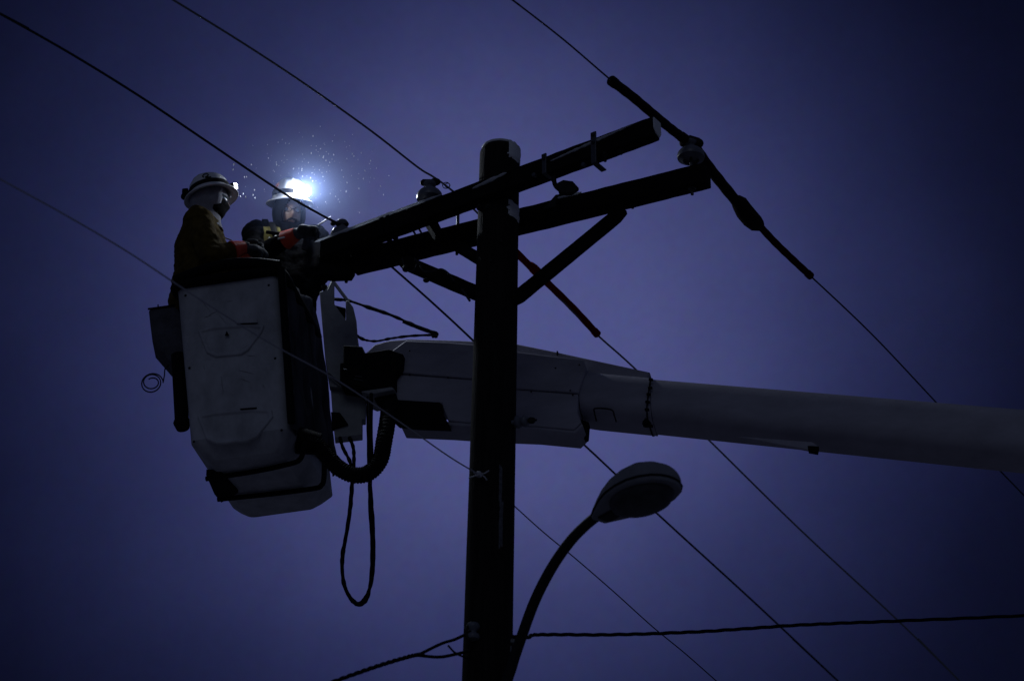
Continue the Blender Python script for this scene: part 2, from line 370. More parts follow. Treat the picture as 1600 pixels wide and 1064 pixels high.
# braces
def brace(p0, p1, w, th, name='brace', mt='timber'):
    m = MB(); t, s, u = frame_of(p1 - p0, V((0, 1, 0)))
    fw = V((0, 1, 0)); fw = (fw - t * fw.dot(t)).normalized(); sd_ = t.cross(fw)
    K = 14; rings = []
    for k in range(K + 1):
        f = k / K; e = w * (.62 if k in (0, K) else 1) * (1 + .05 * noise.noise(V((k * .6, w * 90, 3))))
        p = lerp(p0, p1, f); rings.append([p + sd_ * e - fw * th, p + sd_ * e + fw * th, p - sd_ * e + fw * th, p - sd_ * e - fw * th])
    m.loft(rings); return m.build(name, mt, pole, bevel=.004)
pr = on_arm(la, 972, -.1)
brace(P(976, 328, pr.y), P(798, 474, YP - .06), .036, .02)
pl = on_arm(la, 632, -.1)
brace(P(627, 408, pl.y), P(756, 463, YP - .03), .038, .02)
brace(P(704, 378, YP + .27), P(760, 412, YP + .05), .028, .02)
MB().tube(spline([P(648, 404, 14.15), P(656, 414, 14.12), P(662, 424, 14.1), P(676, 424, 14.06), P(690, 421, 14.06), P(701, 428, 14.03), P(710, 440, 14.0)], 6), .006, 8).build('jumper_wire', 'wire', pole)
MB().tube([P(722, 452, 13.98), P(734, 470, 13.95)], .007, 8).build('jumper_wire', 'wire', pole)
MB().tube(spline([P(628, 404, 14.2), P(634, 420, 14.2), P(645, 424, 14.15), P(652, 412, 14.15)], 6), .005, 8).build('jumper_wire', 'wire', pole)
MB().ball(P(666, 438, 14.05), .018, sc=(1, 1, .7)).build('bolt', 'dsteel', pole); MB().ball(P(634, 420, 14.2), .02).build('bolt', 'dsteel', pole)
# through-bolts and a plate on the shaft
m = MB()
for (x, y) in ((748, 322), (762, 322), (767, 408), (769, 424), (783, 378)):
    c = P(x, y, YP - .115 if x > 755 else YP - .1); MB().lathe(c + V((0, .03, 0)), V((0, -1, 0)), [(.012, 0), (.012, .022), (.006, .024), (.006, .04)], 8).build('bolt', 'dsteel', pole, smooth=30)
# spool insulator standing out to the right of the shaft
c0 = P(800, 660, YP - .08)
m = MB(); ax = (P(838, 656, YP - .13) - c0)
Ls = ax.length; m.lathe(c0, ax, [(.012, 0), (.012, .02), (.030, .022), (.037, .035), (.028, .05), (.020, .056), (.030, .064), (.033, .075), (.024, .088), (.012, .09)], 22); m.build('spool_insulator', 'porcelain', pole, smooth=50)
m = MB(); m.lathe(c0 + ax.normalized() * .088, ax, [(.008, 0), (.008, .008), (.017, .009), (.019, .02), (.015, .036), (.006, .037), (.006, .05)], 8); m.build('bolt', 'dsteel', pole, smooth=30)
# service drop bracket
cs = P(739, 990, YP - .12)
m = MB(); m.lathe(cs + V((0, 0, .045)), V((0, 0, -1)), [(.008, -.01), (.03, -.008), (.036, .006), (.03, .02), (.018, .03), (.018, .04), (.032, .05), (.036, .062), (.03, .075), (.01, .078)], 20); m.build('spool_insulator', 'porcelain', pole, smooth=50)
m = MB()
m.tube(spline([cs + V((0, .1, .06)), cs + V((-.01, 0, .06)), cs + V((-.035, -.02, 0)), cs + V((-.01, 0, -.06)), cs + V((0, .1, -.06))], 5), .009, 8); m.build('clevis', 'dsteel', pole)
m = MB(); cr_ = P(798, 1003, YP - .03)
m.box(cr_, V((.022, 0, 0)), V((0, .02, 0)), V((0, 0, .012))); m.box(cr_ + V((-.004, 0, -.045)), V((.010, 0, 0)), V((0, .02, 0)), V((0, 0, .02)))
m.build('cable_bracket', 'steel', pole, bevel=.003)

# ------------------------------------------------------------------ conductors
WD = (ua[4].x, ua[4].y)                    # wires run at right angles to the arms
def wire(pts, r, name, label, mt='wire', n=8, cat='wire', group=None, sub=6, ext_=True):
    pts = [pts[0] + (pts[0] - pts[1]).normalized() * 6] + list(pts) + [pts[-1] + (pts[-1] - pts[-2]).normalized() * 14] if ext_ else pts
    m = MB(); m.tube(spline(pts, sub), r, n); o = m.build(name, mt); tag(o, label, cat, group); return o
def W(anchor, *pp): return [PV(x, y, anchor, *WD) for x, y in pp]
g_ = 'overhead conductors carried by the pole'
a1 = I1 + V((0, 0, .0))
wire(W(a1, (700, -75), (800, 0), (880, 62), (955, 126), (1022, 180), (1071, 219), (1120, 275), (1165, 332), (1215, 385), (1266, 431), (1360, 520), (1450, 615), (1540, 712), (1640, 815)), .0046, 'power_line', 'thin dark conductor at the right, with its black line hose over the crossarm end', group=g_)
a2 = I2
wire(W(a2, (170, -62), (270, 0), (380, 68), (480, 134), (580, 205), (652, 261), (676, 276), (700, 293), (740, 327), (808, 397), (870, 460), (932, 522), (990, 574), (1100, 680), (1250, 827), (1400, 966), (1500, 1064), (1560, 1125)), .0056, 'power_line', 'middle conductor resting on the insulator beside the pole, entering the red line hose', 'lit_wire', group=g_)
a3 = I3
wire(W(a3, (-70, -15), (0, 22), (110, 84), (220, 152), (330, 226), (440, 300), (500, 335), (540, 356), (575, 383), (612, 417), (670, 468), (737, 530), (820, 612), (915, 697), (1030, 805), (1180, 942), (1310, 1064), (1370, 1120)), .0064, 'power_line', 'thick conductor passing in front of the bright headlamp to the left arm end', group=g_)
# rope / neutral tied to the pole: pale near part and dark far part
a4 = P(748, 741, YP - .135)
rope_ = wire(W(a4, (-900, -250), (-450, 8), (-60, 245), (0, 280), (100, 335), (200, 394), (300, 460), (420, 535), (520, 590), (620, 656), (700, 712), (748, 741)), .0036, 'tie_rope', 'thin pale line crossing in front of the bucket and knotted round the pole', 'rope', cat='rope', ext_=False)
kn = MB()
for k, (dx, dz_) in enumerate(((16, -6), (13, 9), (-8, -3), (4, 4))):
    kn.tube(spline([a4, P(748 + dx * .6, 741 + dz_ * .3, YP - .15), P(748 + dx, 741 + dz_, YP - .15)], 4), .0035, 6)
kn.ball(a4, .016, wob=.4); kn.tube([a4 + V((.09 * math.cos(-a), .0, 0)) for a in ()] or [a4, a4 + V((-.05, .05, .005))], .004, 6)
kn.build('knot', 'rope', rope_)
a4b = P(800, 787, YP + .02)
wire(W(a4b, (792, 779), (800, 787), (850, 832), (900, 873), (960, 925), (1020, 979), (1070, 1020), (1120, 1064), (1180, 1117), (1400, 1320), (1700, 1600)), .0031, 'guy_wire', 'thin dark wire running down to the right from the pole, behind the street lamp arm', cat='wire', ext_=False)

# line hoses
def hose(anchor, pp, r, mt, label, group=None, n=14, blob=None, ridge=True):
    t = empty('line_hose', W(anchor, pp[0])[0])
    pts = spline(W(anchor, *pp), 10); rr = [r * (1 + .03 * math.sin(k * 1.3)) for k in range(len(pts))]
    if blob:
        for k in range(len(pts)):
            pass
    m = MB(); m.tube(pts, rr, n)
    s, e = pts[0], pts[-1]; m.tube([s - (pts[1] - s).normalized() * .004, s + (pts[1] - s).normalized() * .03], r * 1.12, n); m.tube([e - (e - pts[-2]).normalized() * .03, e + (e - pts[-2]).normalized() * .004], r * 1.12, n)
    m.build('hose_tube', mt, t, smooth=50)
    m = MB(); q = [p + V((0.0, -.6, -.8)) * r * .95 for p in pts]; m.tube(q, r * .22, 6); m.build('hose_lip', mt, t)
    tag(t, label, 'line hose', group); return t
gh = 'rubber line hoses sleeved over the conductors'
hose(a1, ((956, 127), (990, 153), (1022, 180), (1050, 203), (1069, 217)), .026, 'hose_dark', 'black line hose over the end of the upper crossarm', gh)
h2 = hose(a1, ((1083, 226), (1105, 258), (1135, 296), (1168, 336)), .030, 'hose_dark', 'black line hose running down from the right hand insulator to the coupling', gh)
m = MB(); q = W(a1, (1150, 312), (1156, 319), (1162, 329), (1172, 341), (1182, 350), (1187, 354)); m.tube(q, [.032, .048, .052, .052, .046, .030], 8); m.build('coupling', 'hose_dark', h2, smooth=50)
hose(a1, ((1184, 350), (1210, 378), (1238, 405), (1266, 431)), .0205, 'hose_dark_red', 'near black line hose with a red tinge, below the coupling on the right hand conductor', gh)
h3 = hose(a2, ((780, 366), (808, 396), (850, 437), (895, 481), (933, 522)), .0215, 'hose', 'dark red line hose crossing behind the long brace right of the pole', gh)
h3b = MB(); q = W(a2, (828, 414), (834, 420), (846, 432), (852, 440)); h3b.tube(q, [.022, .029, .029, .022], 14); h3b.build('coupling', 'hose', h3, smooth=50)
# tie on the insulators
m = MB()
for I in (I1,):
    m.tube([I + V((-.045, 0, .01)), I + V((0, 0, .03)), I + V((.045, 0, .012))], .02, 10)
m.ball(I1 + V((.045, 0, .0)), .026); m.ball(I1 + V((-.04, 0, .0)), .02)
m.build('conductor_tie', 'dsteel', la[0])
MB().ball(I2 + V((-.035, 0, .01)), .018).build('conductor_tie', 'dsteel', ua[0])
m = MB(); m.ball(I2 + V((.03, 0, .016)), .024, sc=(1.3, 1, .9)); m.tube([I2 + V((-.04, 0, .02)), I2 + V((.04, 0, .02))], .012, 8)
cc = W(a2, (697, 290))[0]
m.build('conductor_tie', 'dsteel', ua[0])
for s_, r_ in ((0, .020), (.008, .014)):
    MB().tube([cc + V((math.cos(a) * r_ + s_, 0, math.sin(a) * r_)) for a in [k * math.pi / 8 for k in range(16)]], .0025, 6, closed=True).build('tie_loop', 'dsteel', ua[0])
m = MB(); m.ball(I3 + V((0, 0, -.005)), .026, sc=(1.5, 1, .8)); m.ball(I3 + V((-.05, 0, 0)), .016); m.build('conductor_tie', 'dsteel', ua[0])

# service cables low on the pole (three strands twisted together)
def twisted(pts, r, name, label, turns=10, st=3, group=None):
    c = spline(pts, 24); m = MB(); N_ = len(c)
    for s in range(st):
        q = []
        for k, p in enumerate(c):
            t = (c[min(N_ - 1, k + 1)] - c[max(0, k - 1)]).normalized(); _, a, b = frame_of(t)
            ph = 2 * math.pi * (s / st + turns * k / N_); q.append(p + (a * math.cos(ph) + b * math.sin(ph)) * r * 1.05)
        m.tube(q, r, 6)
    o = m.build(name, 'rubber'); tag(o, label, 'cable', group); return o
gs = 'twisted service cables at the foot of the picture'
twisted([P(798, 994, YP + .02), P(826, 995, YP + .04), P(842, 991, YP + .08), P(960, 991, YP + .3), P(1100, 986, YP + .6), P(1250, 976, YP + .9), P(1420, 969, YP + 1.3), P(1660, 959, YP + 1.9)], .0052, 'service_cable', 'twisted black cable running right from the pole, past the street lamp arm', 12, group=gs)
twisted([P(440, 1095, YP - .9), P(525, 1063, YP - .6), P(590, 1040, YP - .4), P(640, 1025, YP - .25), P(662, 1021, YP - .2)], .0056, 'service_cable', 'twisted black cable coming up to the pole from the lower left', 8, group=gs)
for nm, pts, r, lb in (('drop_wire', ((655, 1022), (690, 1005), (712, 998), (738, 985)), .008, 'upper strand of the split cable reaching the pole insulator'),
                       ('drop_wire', ((650, 1023), (685, 1026), (710, 1022), (735, 1016)), .0085, 'lower strand of the split cable reaching the pole'),
                       ('drop_wire', ((700, 1008), (712, 1020), (730, 1028)), .005, 'short thin strand crossing the split cable beside the pole')):
    m = MB(); m.tube(spline([P(x, y, YP - .2 + .1 * i / len(pts)) for i, (x, y) in enumerate(pts)], 6), r, 8); o = m.build(nm, 'rubber'); tag(o, lb, 'cable', 'strands of the split service cable')

# ------------------------------------------------------------------ street lamp on a curved arm, reaching out towards the camera
LD = V((.60, -.80, 0)).normalized(); lp0 = pole_c(5.0) + LD * .1
lamp = empty('street_lamp', pole_c(5.0) + LD * .12)
tag(lamp, 'unlit cobra head street lamp on a curved black arm beside the pole', 'street lamp')
def PL(px, py): return PV(px, py, lp0, LD.x, LD.y)
ap = [PL(789, 1085), PL(800, 1040), PL(812, 1003), PL(835, 940), PL(862, 887), PL(893, 843), PL(925, 812), PL(945, 799)]
low = pole_c(ap[0].z - .75) + LD * .11
m = MB(); m.tube(spline([low, lerp(low, ap[0], .5) + LD * .0] + ap, 8), .0265, 18)
m.build('lamp_arm', 'dsteel', lamp, smooth=60)
neck = PL(935, 806); tip = PL(1049, 744)
fw = (tip - neck); HL = fw.length; fw.normalize(); sdv = fw.cross(V((0, 0, 1))).normalized(); upv = sdv.cross(fw)
print('LAMP', neck, tip, HL)
def egg(t):                              # half width along the head
    return .050 + .125 * math.sin(math.pi * min(1, t * .93 + .0) ** .9) ** .9 if t < 1 else .02
HW = [(t_w, w_w * .93) for t_w, w_w in [(0, .045), (.06, .062), (.15, .088), (.28, .122), (.42, .148), (.57, .160), (.72, .157), (.84, .135), (.93, .100), (.98, .060), (1.0, .02)]]
HT = [.045, .058, .078, .100, .118, .128, .125, .105, .078, .05, .02]
rings = []; nn = 24
for (t, wd), ht in zip(HW, HT):
    c = neck + fw * HL * t; ring = []
    for i in range(nn):
        a = math.pi * i / (nn - 1); ring.append(c + sdv * wd * math.cos(a) + upv * (ht * math.sin(a) ** .8))
    rings.append(ring)
m = MB(); m.loft(rings); m.build('lamp_hood', 'lampbody', lamp, smooth=50)
# lower tray: rim band and refractor bowl
rings = []
for (t, wd), ht in zip(HW, HT):
    c = neck + fw * HL * t; rings.append([c + sdv * wd * 1.02 * s + upv * z_ for s, z_ in ((1, -.002), (1.0, -.018), (.9, -.030), (-.9, -.030), (-1.0, -.018), (-1, -.002))])
m = MB(); m.loft(rings); m.build('lamp_tray', 'lampbody', lamp, smooth=40, bevel=.004)
m = MB(); rim = []
for k in list(range(len(HW))): rim.append(neck + fw * HL * HW[k][0] + sdv * HW[k][1] * 1.03 - upv * .006)
rim2 = [neck + fw * HL * t - sdv * wd * 1.03 - upv * .006 for t, wd in reversed(HW)]
m.tube(rim + rim2, .006, 6, closed=True); m.build('rim_seal', 'rubber', lamp)
cb = neck + fw * HL * .60 - upv * .030; rings = []
for k, hh in ((1, 0), (1, .010), (.93, .030), (.75, .045), (.45, .055), (.1, .058)):
    rings.append([cb + fw * (HL * .335 * k * math.cos(a)) + sdv * (.128 * k * math.sin(a)) - upv * hh for a in [2 * math.pi * i / 36 for i in range(36)]])
m = MB(); m.loft(rings); m.build('lamp_refractor', 'lampglass', lamp, smooth=60)
m = MB(); m.box(neck + fw * .09 - upv * .034, fw * .05, sdv * .035, upv * .006); m.build('latch', 'dsteel', lamp, bevel=.003)

# ------------------------------------------------------------------ aerial lift: boom and bucket
Y0 = 14.78
B0 = P(297, 712, Y0); zb = B0.z
B1 = PZ(454, 692, zb); B3 = PZ(371, 823, zb); B2 = B1 + (B3 - B0) * .97 + V((.022, 0, 0))
T0 = P(274, 447, Y0 - .02); T1 = PZ(436, 424, T0.z)
uu = (B1 - B0); vv = (B3 - B0)
T3 = T0 + vv * .90; T2 = T1 + vv * .88
print('BASKET w %.2f d %.2f h %.2f angle %.1f' % (uu.length, vv.length, T0.z - zb, math.degrees(math.acos(uu.normalized().dot(vv.normalized())))), 'zb', zb, 'top', T0.z, 'uaz', ua[5], 'ends', ua[1], ua[2], 'la', la[1], la[2])
lift = empty('aerial_lift', V((B0.x, B0.y, zb)))
tag(lift, 'white utility lift, its long boom reaching behind the pole to a two man bucket', 'aerial lift')
def bil(c, u, v): return lerp(lerp(c[0], c[1], u), lerp(c[3], c[2], u), v)
def rring(c, rad, n=6, ins=0):           # rounded ring inside a quad, parameter space
    out = []
    W_ = (c[1] - c[0]).length; D_ = (c[3] - c[0]).length; ru = rad / W_; rv = rad / D_; iu = ins / W_; iv = ins / D_
    for (cu, cv, a0) in ((iu + ru, iv + rv, 180), (1 - iu - ru, iv + rv, 270), (1 - iu - ru, 1 - iv - rv, 0), (iu + ru, 1 - iv - rv, 90)):
        for k in range(n + 1):
            a = R(a0 + 90 * k / n); out.append(bil(c, cu + ru * math.cos(a), cv + rv * math.sin(a)))
    return out
cB = [B0, B1, B2, B3]; cT = [T0, T1, T2, T3]
dn = V((0, 0, -1))
def lvl(t): return [lerp(a, b, t) for a, b in zip(cB, cT)]
rings = [[p + V((0, 0, .0)) for p in rring(lvl(-.0), .05, ins=.085)], ]
rings += [rring(lvl(.035), .055, ins=.045), rring(lvl(.085), .055, ins=.0), rring(lvl(.11), .055), rring(lvl(.5), .055), rring(lvl(.97), .055), rring(lvl(1), .055, ins=-.012)]
rings += [rring(lvl(1), .05, ins=.02), rring(lvl(.5), .05, ins=.022), rring(lvl(.07), .05, ins=.05)]
m = MB(); m.loft(rings); o = m.build('bucket', 'fibreglass', lift, smooth=35)
# black padded rim lip
m = MB(); m.tube([p + V((0, 0, .0)) for p in rring(lvl(1.0), .06, n=5, ins=-.012)], .030, 12, closed=True); m.build('rim_padding', 'black', lift, smooth=60)
m = MB()
q = rring(lvl(.97), .06, n=5, ins=-.02); m.loft([[p + V((0, 0, .0)) for p in q], [p + V((0, 0, -.05)) for p in q]], caps=False)
sag = MB(); qs = [lerp(T0, T1, k / 10) + V((0, -.02, 0.02 + .06 * math.sin(math.pi * k / 10) ** 1.0)) for k in range(11)]; sag.tube(qs, [.034] * 11, 10)
sag.build('liner_edge', 'black', lift, smooth=60)
# bucket front: moulded step pockets
nf = (T0 - B0).cross(B1 - B0).normalized()
if nf.y > 0: nf = -nf
def onf(px, py, off=0):
    d_ = ray(px, py); t = ((B0 - CAM).dot(nf)) / d_.dot(nf); return CAM + d_ * t + nf * off
for pts, slot in ((((309, 517), (330, 511), (392, 506), (414, 509), (411, 519), (389, 549), (378, 556), (337, 560), (323, 553)), ((372, 507.5), (404, 506.5), (404, 508.5), (372, 509.2))),
                  (((308, 650), (330, 645), (400, 638), (426, 640), (428, 652), (403, 684), (388, 692), (338, 696), (322, 688)), ((377, 640.5), (403, 638.5), (403, 640.6), (377, 642.4)))):
    ctr = V((sum(p[0] for p in pts) / len(pts), sum(p[1] for p in pts) / len(pts)))
    ringo = [onf(x, y, -.002) for x, y in pts]; ringa = [onf(lerp(x, ctr.x, .03), lerp(y, ctr.y, .06), .014) for x, y in pts]
    ringb = [onf(lerp(x, ctr.x, .10), lerp(y, ctr.y, .16), .014) for x, y in pts]; ringc = [onf(lerp(x, ctr.x, .16), lerp(y, ctr.y, .28), .003) for x, y in pts]
    m = MB(); m.loft([ringo, ringa, ringb, ringc]); st = m.build('step_pocket', 'fibreglass', lift, smooth=25, bevel=.004)
    m = MB(); m.prism([onf(x, y, .016) for x, y in slot], nf * .004); m.build('slot', 'black', st)
m = MB(); m.prism([onf(x, y, .016) for x, y in ((353, 527), (356, 519), (360, 527))], nf * .003); m.build('triangle_mark', 'black', lift)
def scuff_mat():
    return mat('worn_grey_scuff', (.30, .30, .31), .7, 0, .35, 60, .2, (1, 1, .3))
SC = scuff_mat()
for k in range(16):
    x = random.uniform(300, 425); y = random.uniform(455, 690); ln = random.uniform(8, 30); a = random.uniform(-.5, .5) + (1.3 if k % 3 == 0 else 0)
    q = [onf(x + math.cos(a) * ln * t - math.sin(a) * random.uniform(-1, 1), y + math.sin(a) * ln * t, .0012) for t in (0, .25, .5, .75, 1)]
    MB().tube(q, [.0004, .0022, .0030, .0016, .0004], 6, flat=.3).build('scuff', SC, lift)
for x, y in ((290, 462), (420, 446), (303, 690), (440, 672), (296, 575), (430, 560)): MB().lathe(onf(x, y, -.001), nf, [(.007, 0), (.007, .004), (.004, .006)], 10).build('bolt', 'dsteel', lift)
# right hand side: hanging canvas cover with folds
m = MB(); nu, nv = 26, 22
def sidep(u, v, off): 
    p = lerp(lerp(B1, B2, u), lerp(T1, T2, u), v); nrm_ = (B2 - B1).cross(V((0, 0, 1))).normalized(); 
    if nrm_.x < 0: nrm_ = -nrm_
    return p + nrm_ * off
grid = [[sidep(-.02 + 1.13 * i / nu, lerp(.07 + .17 * (i / nu), 1.0 + .20 * (i / nu) ** .8, j / nv), .018 + .024 * math.sin(i * 1.15 + .5 * math.sin(j * .4)) * (.5 + .5 * (1 - j / nv)) + .03 * noise.noise(V((i * .25, j * .2, 2)))) for i in range(nu + 1)] for j in range(nv + 1)]
for row in grid: m.v += row
for j in range(nv):
    for i in range(nu): a = j * (nu + 1) + i; m.f.append((a, a + 1, a + nu + 2, a + nu + 1))
m.build('canvas_cover', 'canvas', lift, smooth=80, solid=.008, sub=1)
m = MB(); m.tube([sidep(-.03, .10, .02), sidep(-.03, .55, .02), sidep(-.03, 1.0, .02)], .022, 10); m.build('edge_binding', 'black', lift)
# underside frame
zf = zb - .02
def U(px, py): return PZ(px, py, zf)
m = MB(); m.tube(spline([U(322, 748), U(400, 736), U(455, 724), U(468, 718), U(473, 708), U(476, 692)], 6), .0145, 10)
m.tube(spline([U(340, 780), U(420, 772), U(490, 763), U(502, 758), U(506, 748), U(507, 715)], 6), .0145, 10)
m.prism([U(322, 742), U(346, 742), U(372, 770), U(346, 785), U(335, 772)], V((0, 0, .035)))
m.build('under_frame', 'black', lift, smooth=50)
# left hand side: tool pouch, cylinder holder
m = MB(); Yt = Y0 + .12
tp = [(232, 484), (240, 480), (272, 476)]; 
front = [P(232, 483, Yt), P(290, 475, Yt), P(292, 590, Yt), P(264, 563, Yt), P(238, 533, Yt), P(235, 510, Yt)]
m.prism(front, V((0, .20, 0))); tpch = m.build('tool_pouch', 'pouch', lift, bevel=.012)
m = MB(); m.tube([P(231, 483, Yt - .004), P(274, 477, Yt - .004)], .006, 8); m.tube([P(247, 481, Yt), P(247, 476, Yt)], .004, 6); m.build('hem', 'black', tpch)
m = MB(); m.tube([P(279, 555, Yt - .03), P(281, 600, Yt - .03), P(284, 655, Yt - .03), P(284, 660, Yt - .03), P(286, 670, Yt - .03)], [.042, .040, .040, .048, .036], 14); m.build('tool_tube', 'black', lift, smooth=50)
m = MB(); cc = P(237, 598, Yt - .02)
pts = [cc + V((math.cos(a) * (.063 - .002 * a), .01 * math.sin(a * .5), math.sin(a) * (.066 - .0022 * a))) for a in [k * math.pi / 10 for k in range(48)]]
m.tube(spline([P(264, 570, Yt - .02), P(258, 576, Yt - .02), P(257, 588, Yt - .02)] , 5)[:-1] + pts, .0038, 6)
o = m.build('wire_coil', 'wire'); tag(o, 'small loop of coiled wire hanging below the tool pouch', 'wire coil')

# bracket panel between bucket and boom
Yq = Y0 + .22
def pan(name, pts, Y, dep, mt='panel', bev=.004, par=lift):
    m = MB(); m.prism([P(x, y, Y) for x, y in pts], V((0, dep, 0))); return m.build(name, mt, par, bevel=bev)
pan('bracket_panel', ((499, 456), (511, 453), (519, 437), (522, 440), (522, 474), (540.5, 500), (540, 470), (545, 470), (552, 480), (557, 501), (559, 527), (561, 541), (562, 600), (540, 606), (515, 604), (508, 560)), Yq, .05)
m = MB(); m.tube([P(520, 439, Yq + .02), P(544, 471, Yq + .02)], .0105, 8); m.tube([P(520, 439, Yq + .02), P(510, 455, Yq + .02)], .008, 8); m.build('handle_bar', 'fibreglass', lift)
pan('hinge_plate', ((521, 476), (540, 500), (540, 481)), Yq + .03, .02, 'black')
m = MB(); m.lathe(P(506.5, 455, Yq + .02), V((0, 0, 1)), [(.008, -.02), (.008, .018), (.018, .02), (.018, .035)], 12); m.build('bolt', 'dsteel', lift)
pan('lower_bracket', ((516, 598), (548, 602), (572, 627), (571, 655), (566, 655), (566, 679), (523, 684), (519, 640)), Yq + .04, .07)
pan('bracket_hole_shade', ((517, 643), (531, 644), (544, 662), (519, 669)), Yq + .02, .04, 'black')  # black plate painted as the shade inside the bracket's hole
m = MB(); m.tube([P(513, 584, Yq - .03), P(540, 606, Yq - .03)], .007, 8); m.build('brace_rod', 'black', lift)
# boom: vertical reference plane from the bucket end (behind the pole) to the truck side, nearer on the right
pb0 = P(600, 610, 14.95); pb1 = P(1600, 680, 14.30)
bd = (pb1 - pb0); bdx, bdy = bd.x, bd.y; bl = math.hypot(bdx, bdy); bn = V((bdy / bl, -bdx / bl, 0))
if bn.y > 0: bn = -bn
def PB(px, py, off=0): p = PV(px, py, pb0 + bn * off, bdx, bdy); return p
def bpan(name, pts, off, dep, mt='boompaint', bev=.006, par=lift):   # off: towards the camera
    m = MB(); m.prism([PB(x, y, off) for x, y in pts], -bn * dep); return m.build(name, mt, par, bevel=bev)
def rsec(pt, pb, dep, rad, n=5):         # rounded box section between a top and a bottom point
    h_ = (pt - pb).length / 2; c = (pt + pb) / 2 - bn * dep / 2; out = []; up = (pt - pb).normalized()
    for (sx, sz, a0) in ((1, 1, 0), (-1, 1, 90), (-1, -1, 180), (1, -1, 270)):
        for k in range(n + 1):
            a = R(a0 + 90 * k / n); out.append(c + bn * (sx * (dep / 2 - rad) + rad * math.cos(a)) + up * (sz * (h_ - rad) + rad * math.sin(a)))
    return out
ext = lambda f: (lerp(PB(1017, 584), PB(1600, 631), f), lerp(PB(1017, 648), PB(1600, 706), f))
m = MB(); rs = []
for f in (0, .3, .6, 1, 1.8, 2.6): a, b = ext(f); rs.append(rsec(a, b, .30 + .02 * f, .085))
m.loft(rs); m.build('boom', 'boompaint', lift, smooth=50)
m = MB(); rs = []
for x, ty, by in ((905, 572, 636), (925, 575, 639), (1016, 583, 648)): rs.append(rsec(PB(x, ty, .006), PB(x, by, .006), .31, .075))
m.loft(rs); slv = m.build('boom_sleeve', 'boompaint', lift, smooth=50)
m = MB(); rs = [[PB(1016, 585, .012) - bn * 0 for _ in ()]]
sec = rsec(PB(1016, 583, .010), PB(1008, 648, .010), .318, .08); sec2 = rsec(PB(1018, 583, .010), PB(1010, 648, .010), .318, .08)
m = MB(); m.loft([sec, sec2]); m.build('sleeve_seam', 'rubber', slv)
m = MB()
for x, y in ((1016, 593), (1015, 606), (1012.5, 616), (1011, 628), (1010, 640)):
    MB().box(PB(x + 1, y, .022), bd.normalized() * .012, bn * .008, V((0, 0, .005))).ball(PB(x, y, .024), .010).build('clip', 'black', lift)
m.ball(PB(1010, 661, .02), .022, wob=.5); m.box(PB(1013, 665, .015), bd.normalized() * .025, bn * .01, V((0, 0, .006)))
m.build('seam_bracket', 'black', lift)
m = MB(); m.tube(spline([PB(932, 658, .014), PB(929, 645, .016), PB(930, 638, .016), PB(955, 640, .016), PB(960, 650, .016), PB(963, 659, .014)], 4), .0045, 6); m.build('hatch_outline', 'dsteel', slv)
bpan('boom_fin', ((571, 552), (586, 538), (608, 532), (640, 529.5), (720, 532), (806, 537), (870, 550), (930, 563), (1016, 581.5), (1010, 590), (900, 590), (600, 580)), -.10, .10)
m = MB(); m.box(PB(871, 552, -.095), V((.004, 0, 0)), bn * .006, V((0, 0, .012))); m.build('rivet', 'dsteel', lift)
bpan('elbow_housing', ((606, 552), (612, 548), (634, 532), (700, 534.5), (739, 538), (806, 549), (860, 556), (912, 562), (916, 575), (908, 600), (904, 613.5), (806, 606.5), (737, 591), (627, 582), (608, 580)), .03, .22)
bpan('elbow_cover', ((612, 584), (737, 593), (806, 608.5), (903.5, 616), (902, 644), (908, 659), (897, 671), (836, 665), (760, 662), (700, 657), (690, 630), (612, 626)), .022, .20)
bpan('elbow_tray', ((622, 655), (700, 658), (760, 663), (836, 666), (897, 672), (909, 661), (911, 665), (899, 677), (836, 671), (760, 668), (700, 664), (624, 661)), .012, .185)
bpan('tray_end', ((903, 652), (920, 659), (918, 684), (910, 684)), -.10, .05, 'black')
for x, y in ((640, 585.5), (700, 590), (830, 612), (895, 617), (891, 610), (760, 560), (868, 575), (640, 548), (905, 570)): MB().ball(PB(x, y, .032), .005, 8, 6).build('rivet', 'dsteel', lift)
# black rotator block and a black slab for the shade inside the recess
bpan('rotator_block', ((536, 539), (566, 541), (570, 551), (608, 545), (630, 553), (628, 573), (617, 586), (617, 606), (579, 610), (557, 602), (531, 600), (531, 567), (536, 566)), .08, .22, 'black')
bpan('rotator_plate', ((563, 611), (612, 604), (617, 608), (577, 617)), .09, .20, 'panel')
bpan('recess_shade', ((579, 616), (617, 610), (621, 624), (688, 628), (690, 641), (702, 664), (650, 662), (620, 659), (601, 641)), .045, .08, 'black')
for x0, y0, x1, y1 in ((553, 592, 568, 595), (555, 588, 566, 589), (537, 577, 544, 578)): MB().tube([PB(x0, y0, .085), PB(x1, y1, .085)], .0035, 6).build('steel_rod', 'steel', lift)
# wedge under the boom
bpan('boom_bracket', ((1150, 681), (1270, 690), (1279, 697), (1277, 706), (1259, 702.5)), -.055, .02)
bpan('bracket_end', ((1262, 696), (1279.5, 697), (1277.5, 707), (1263, 704.5)), -.05, .03, 'black', .002)
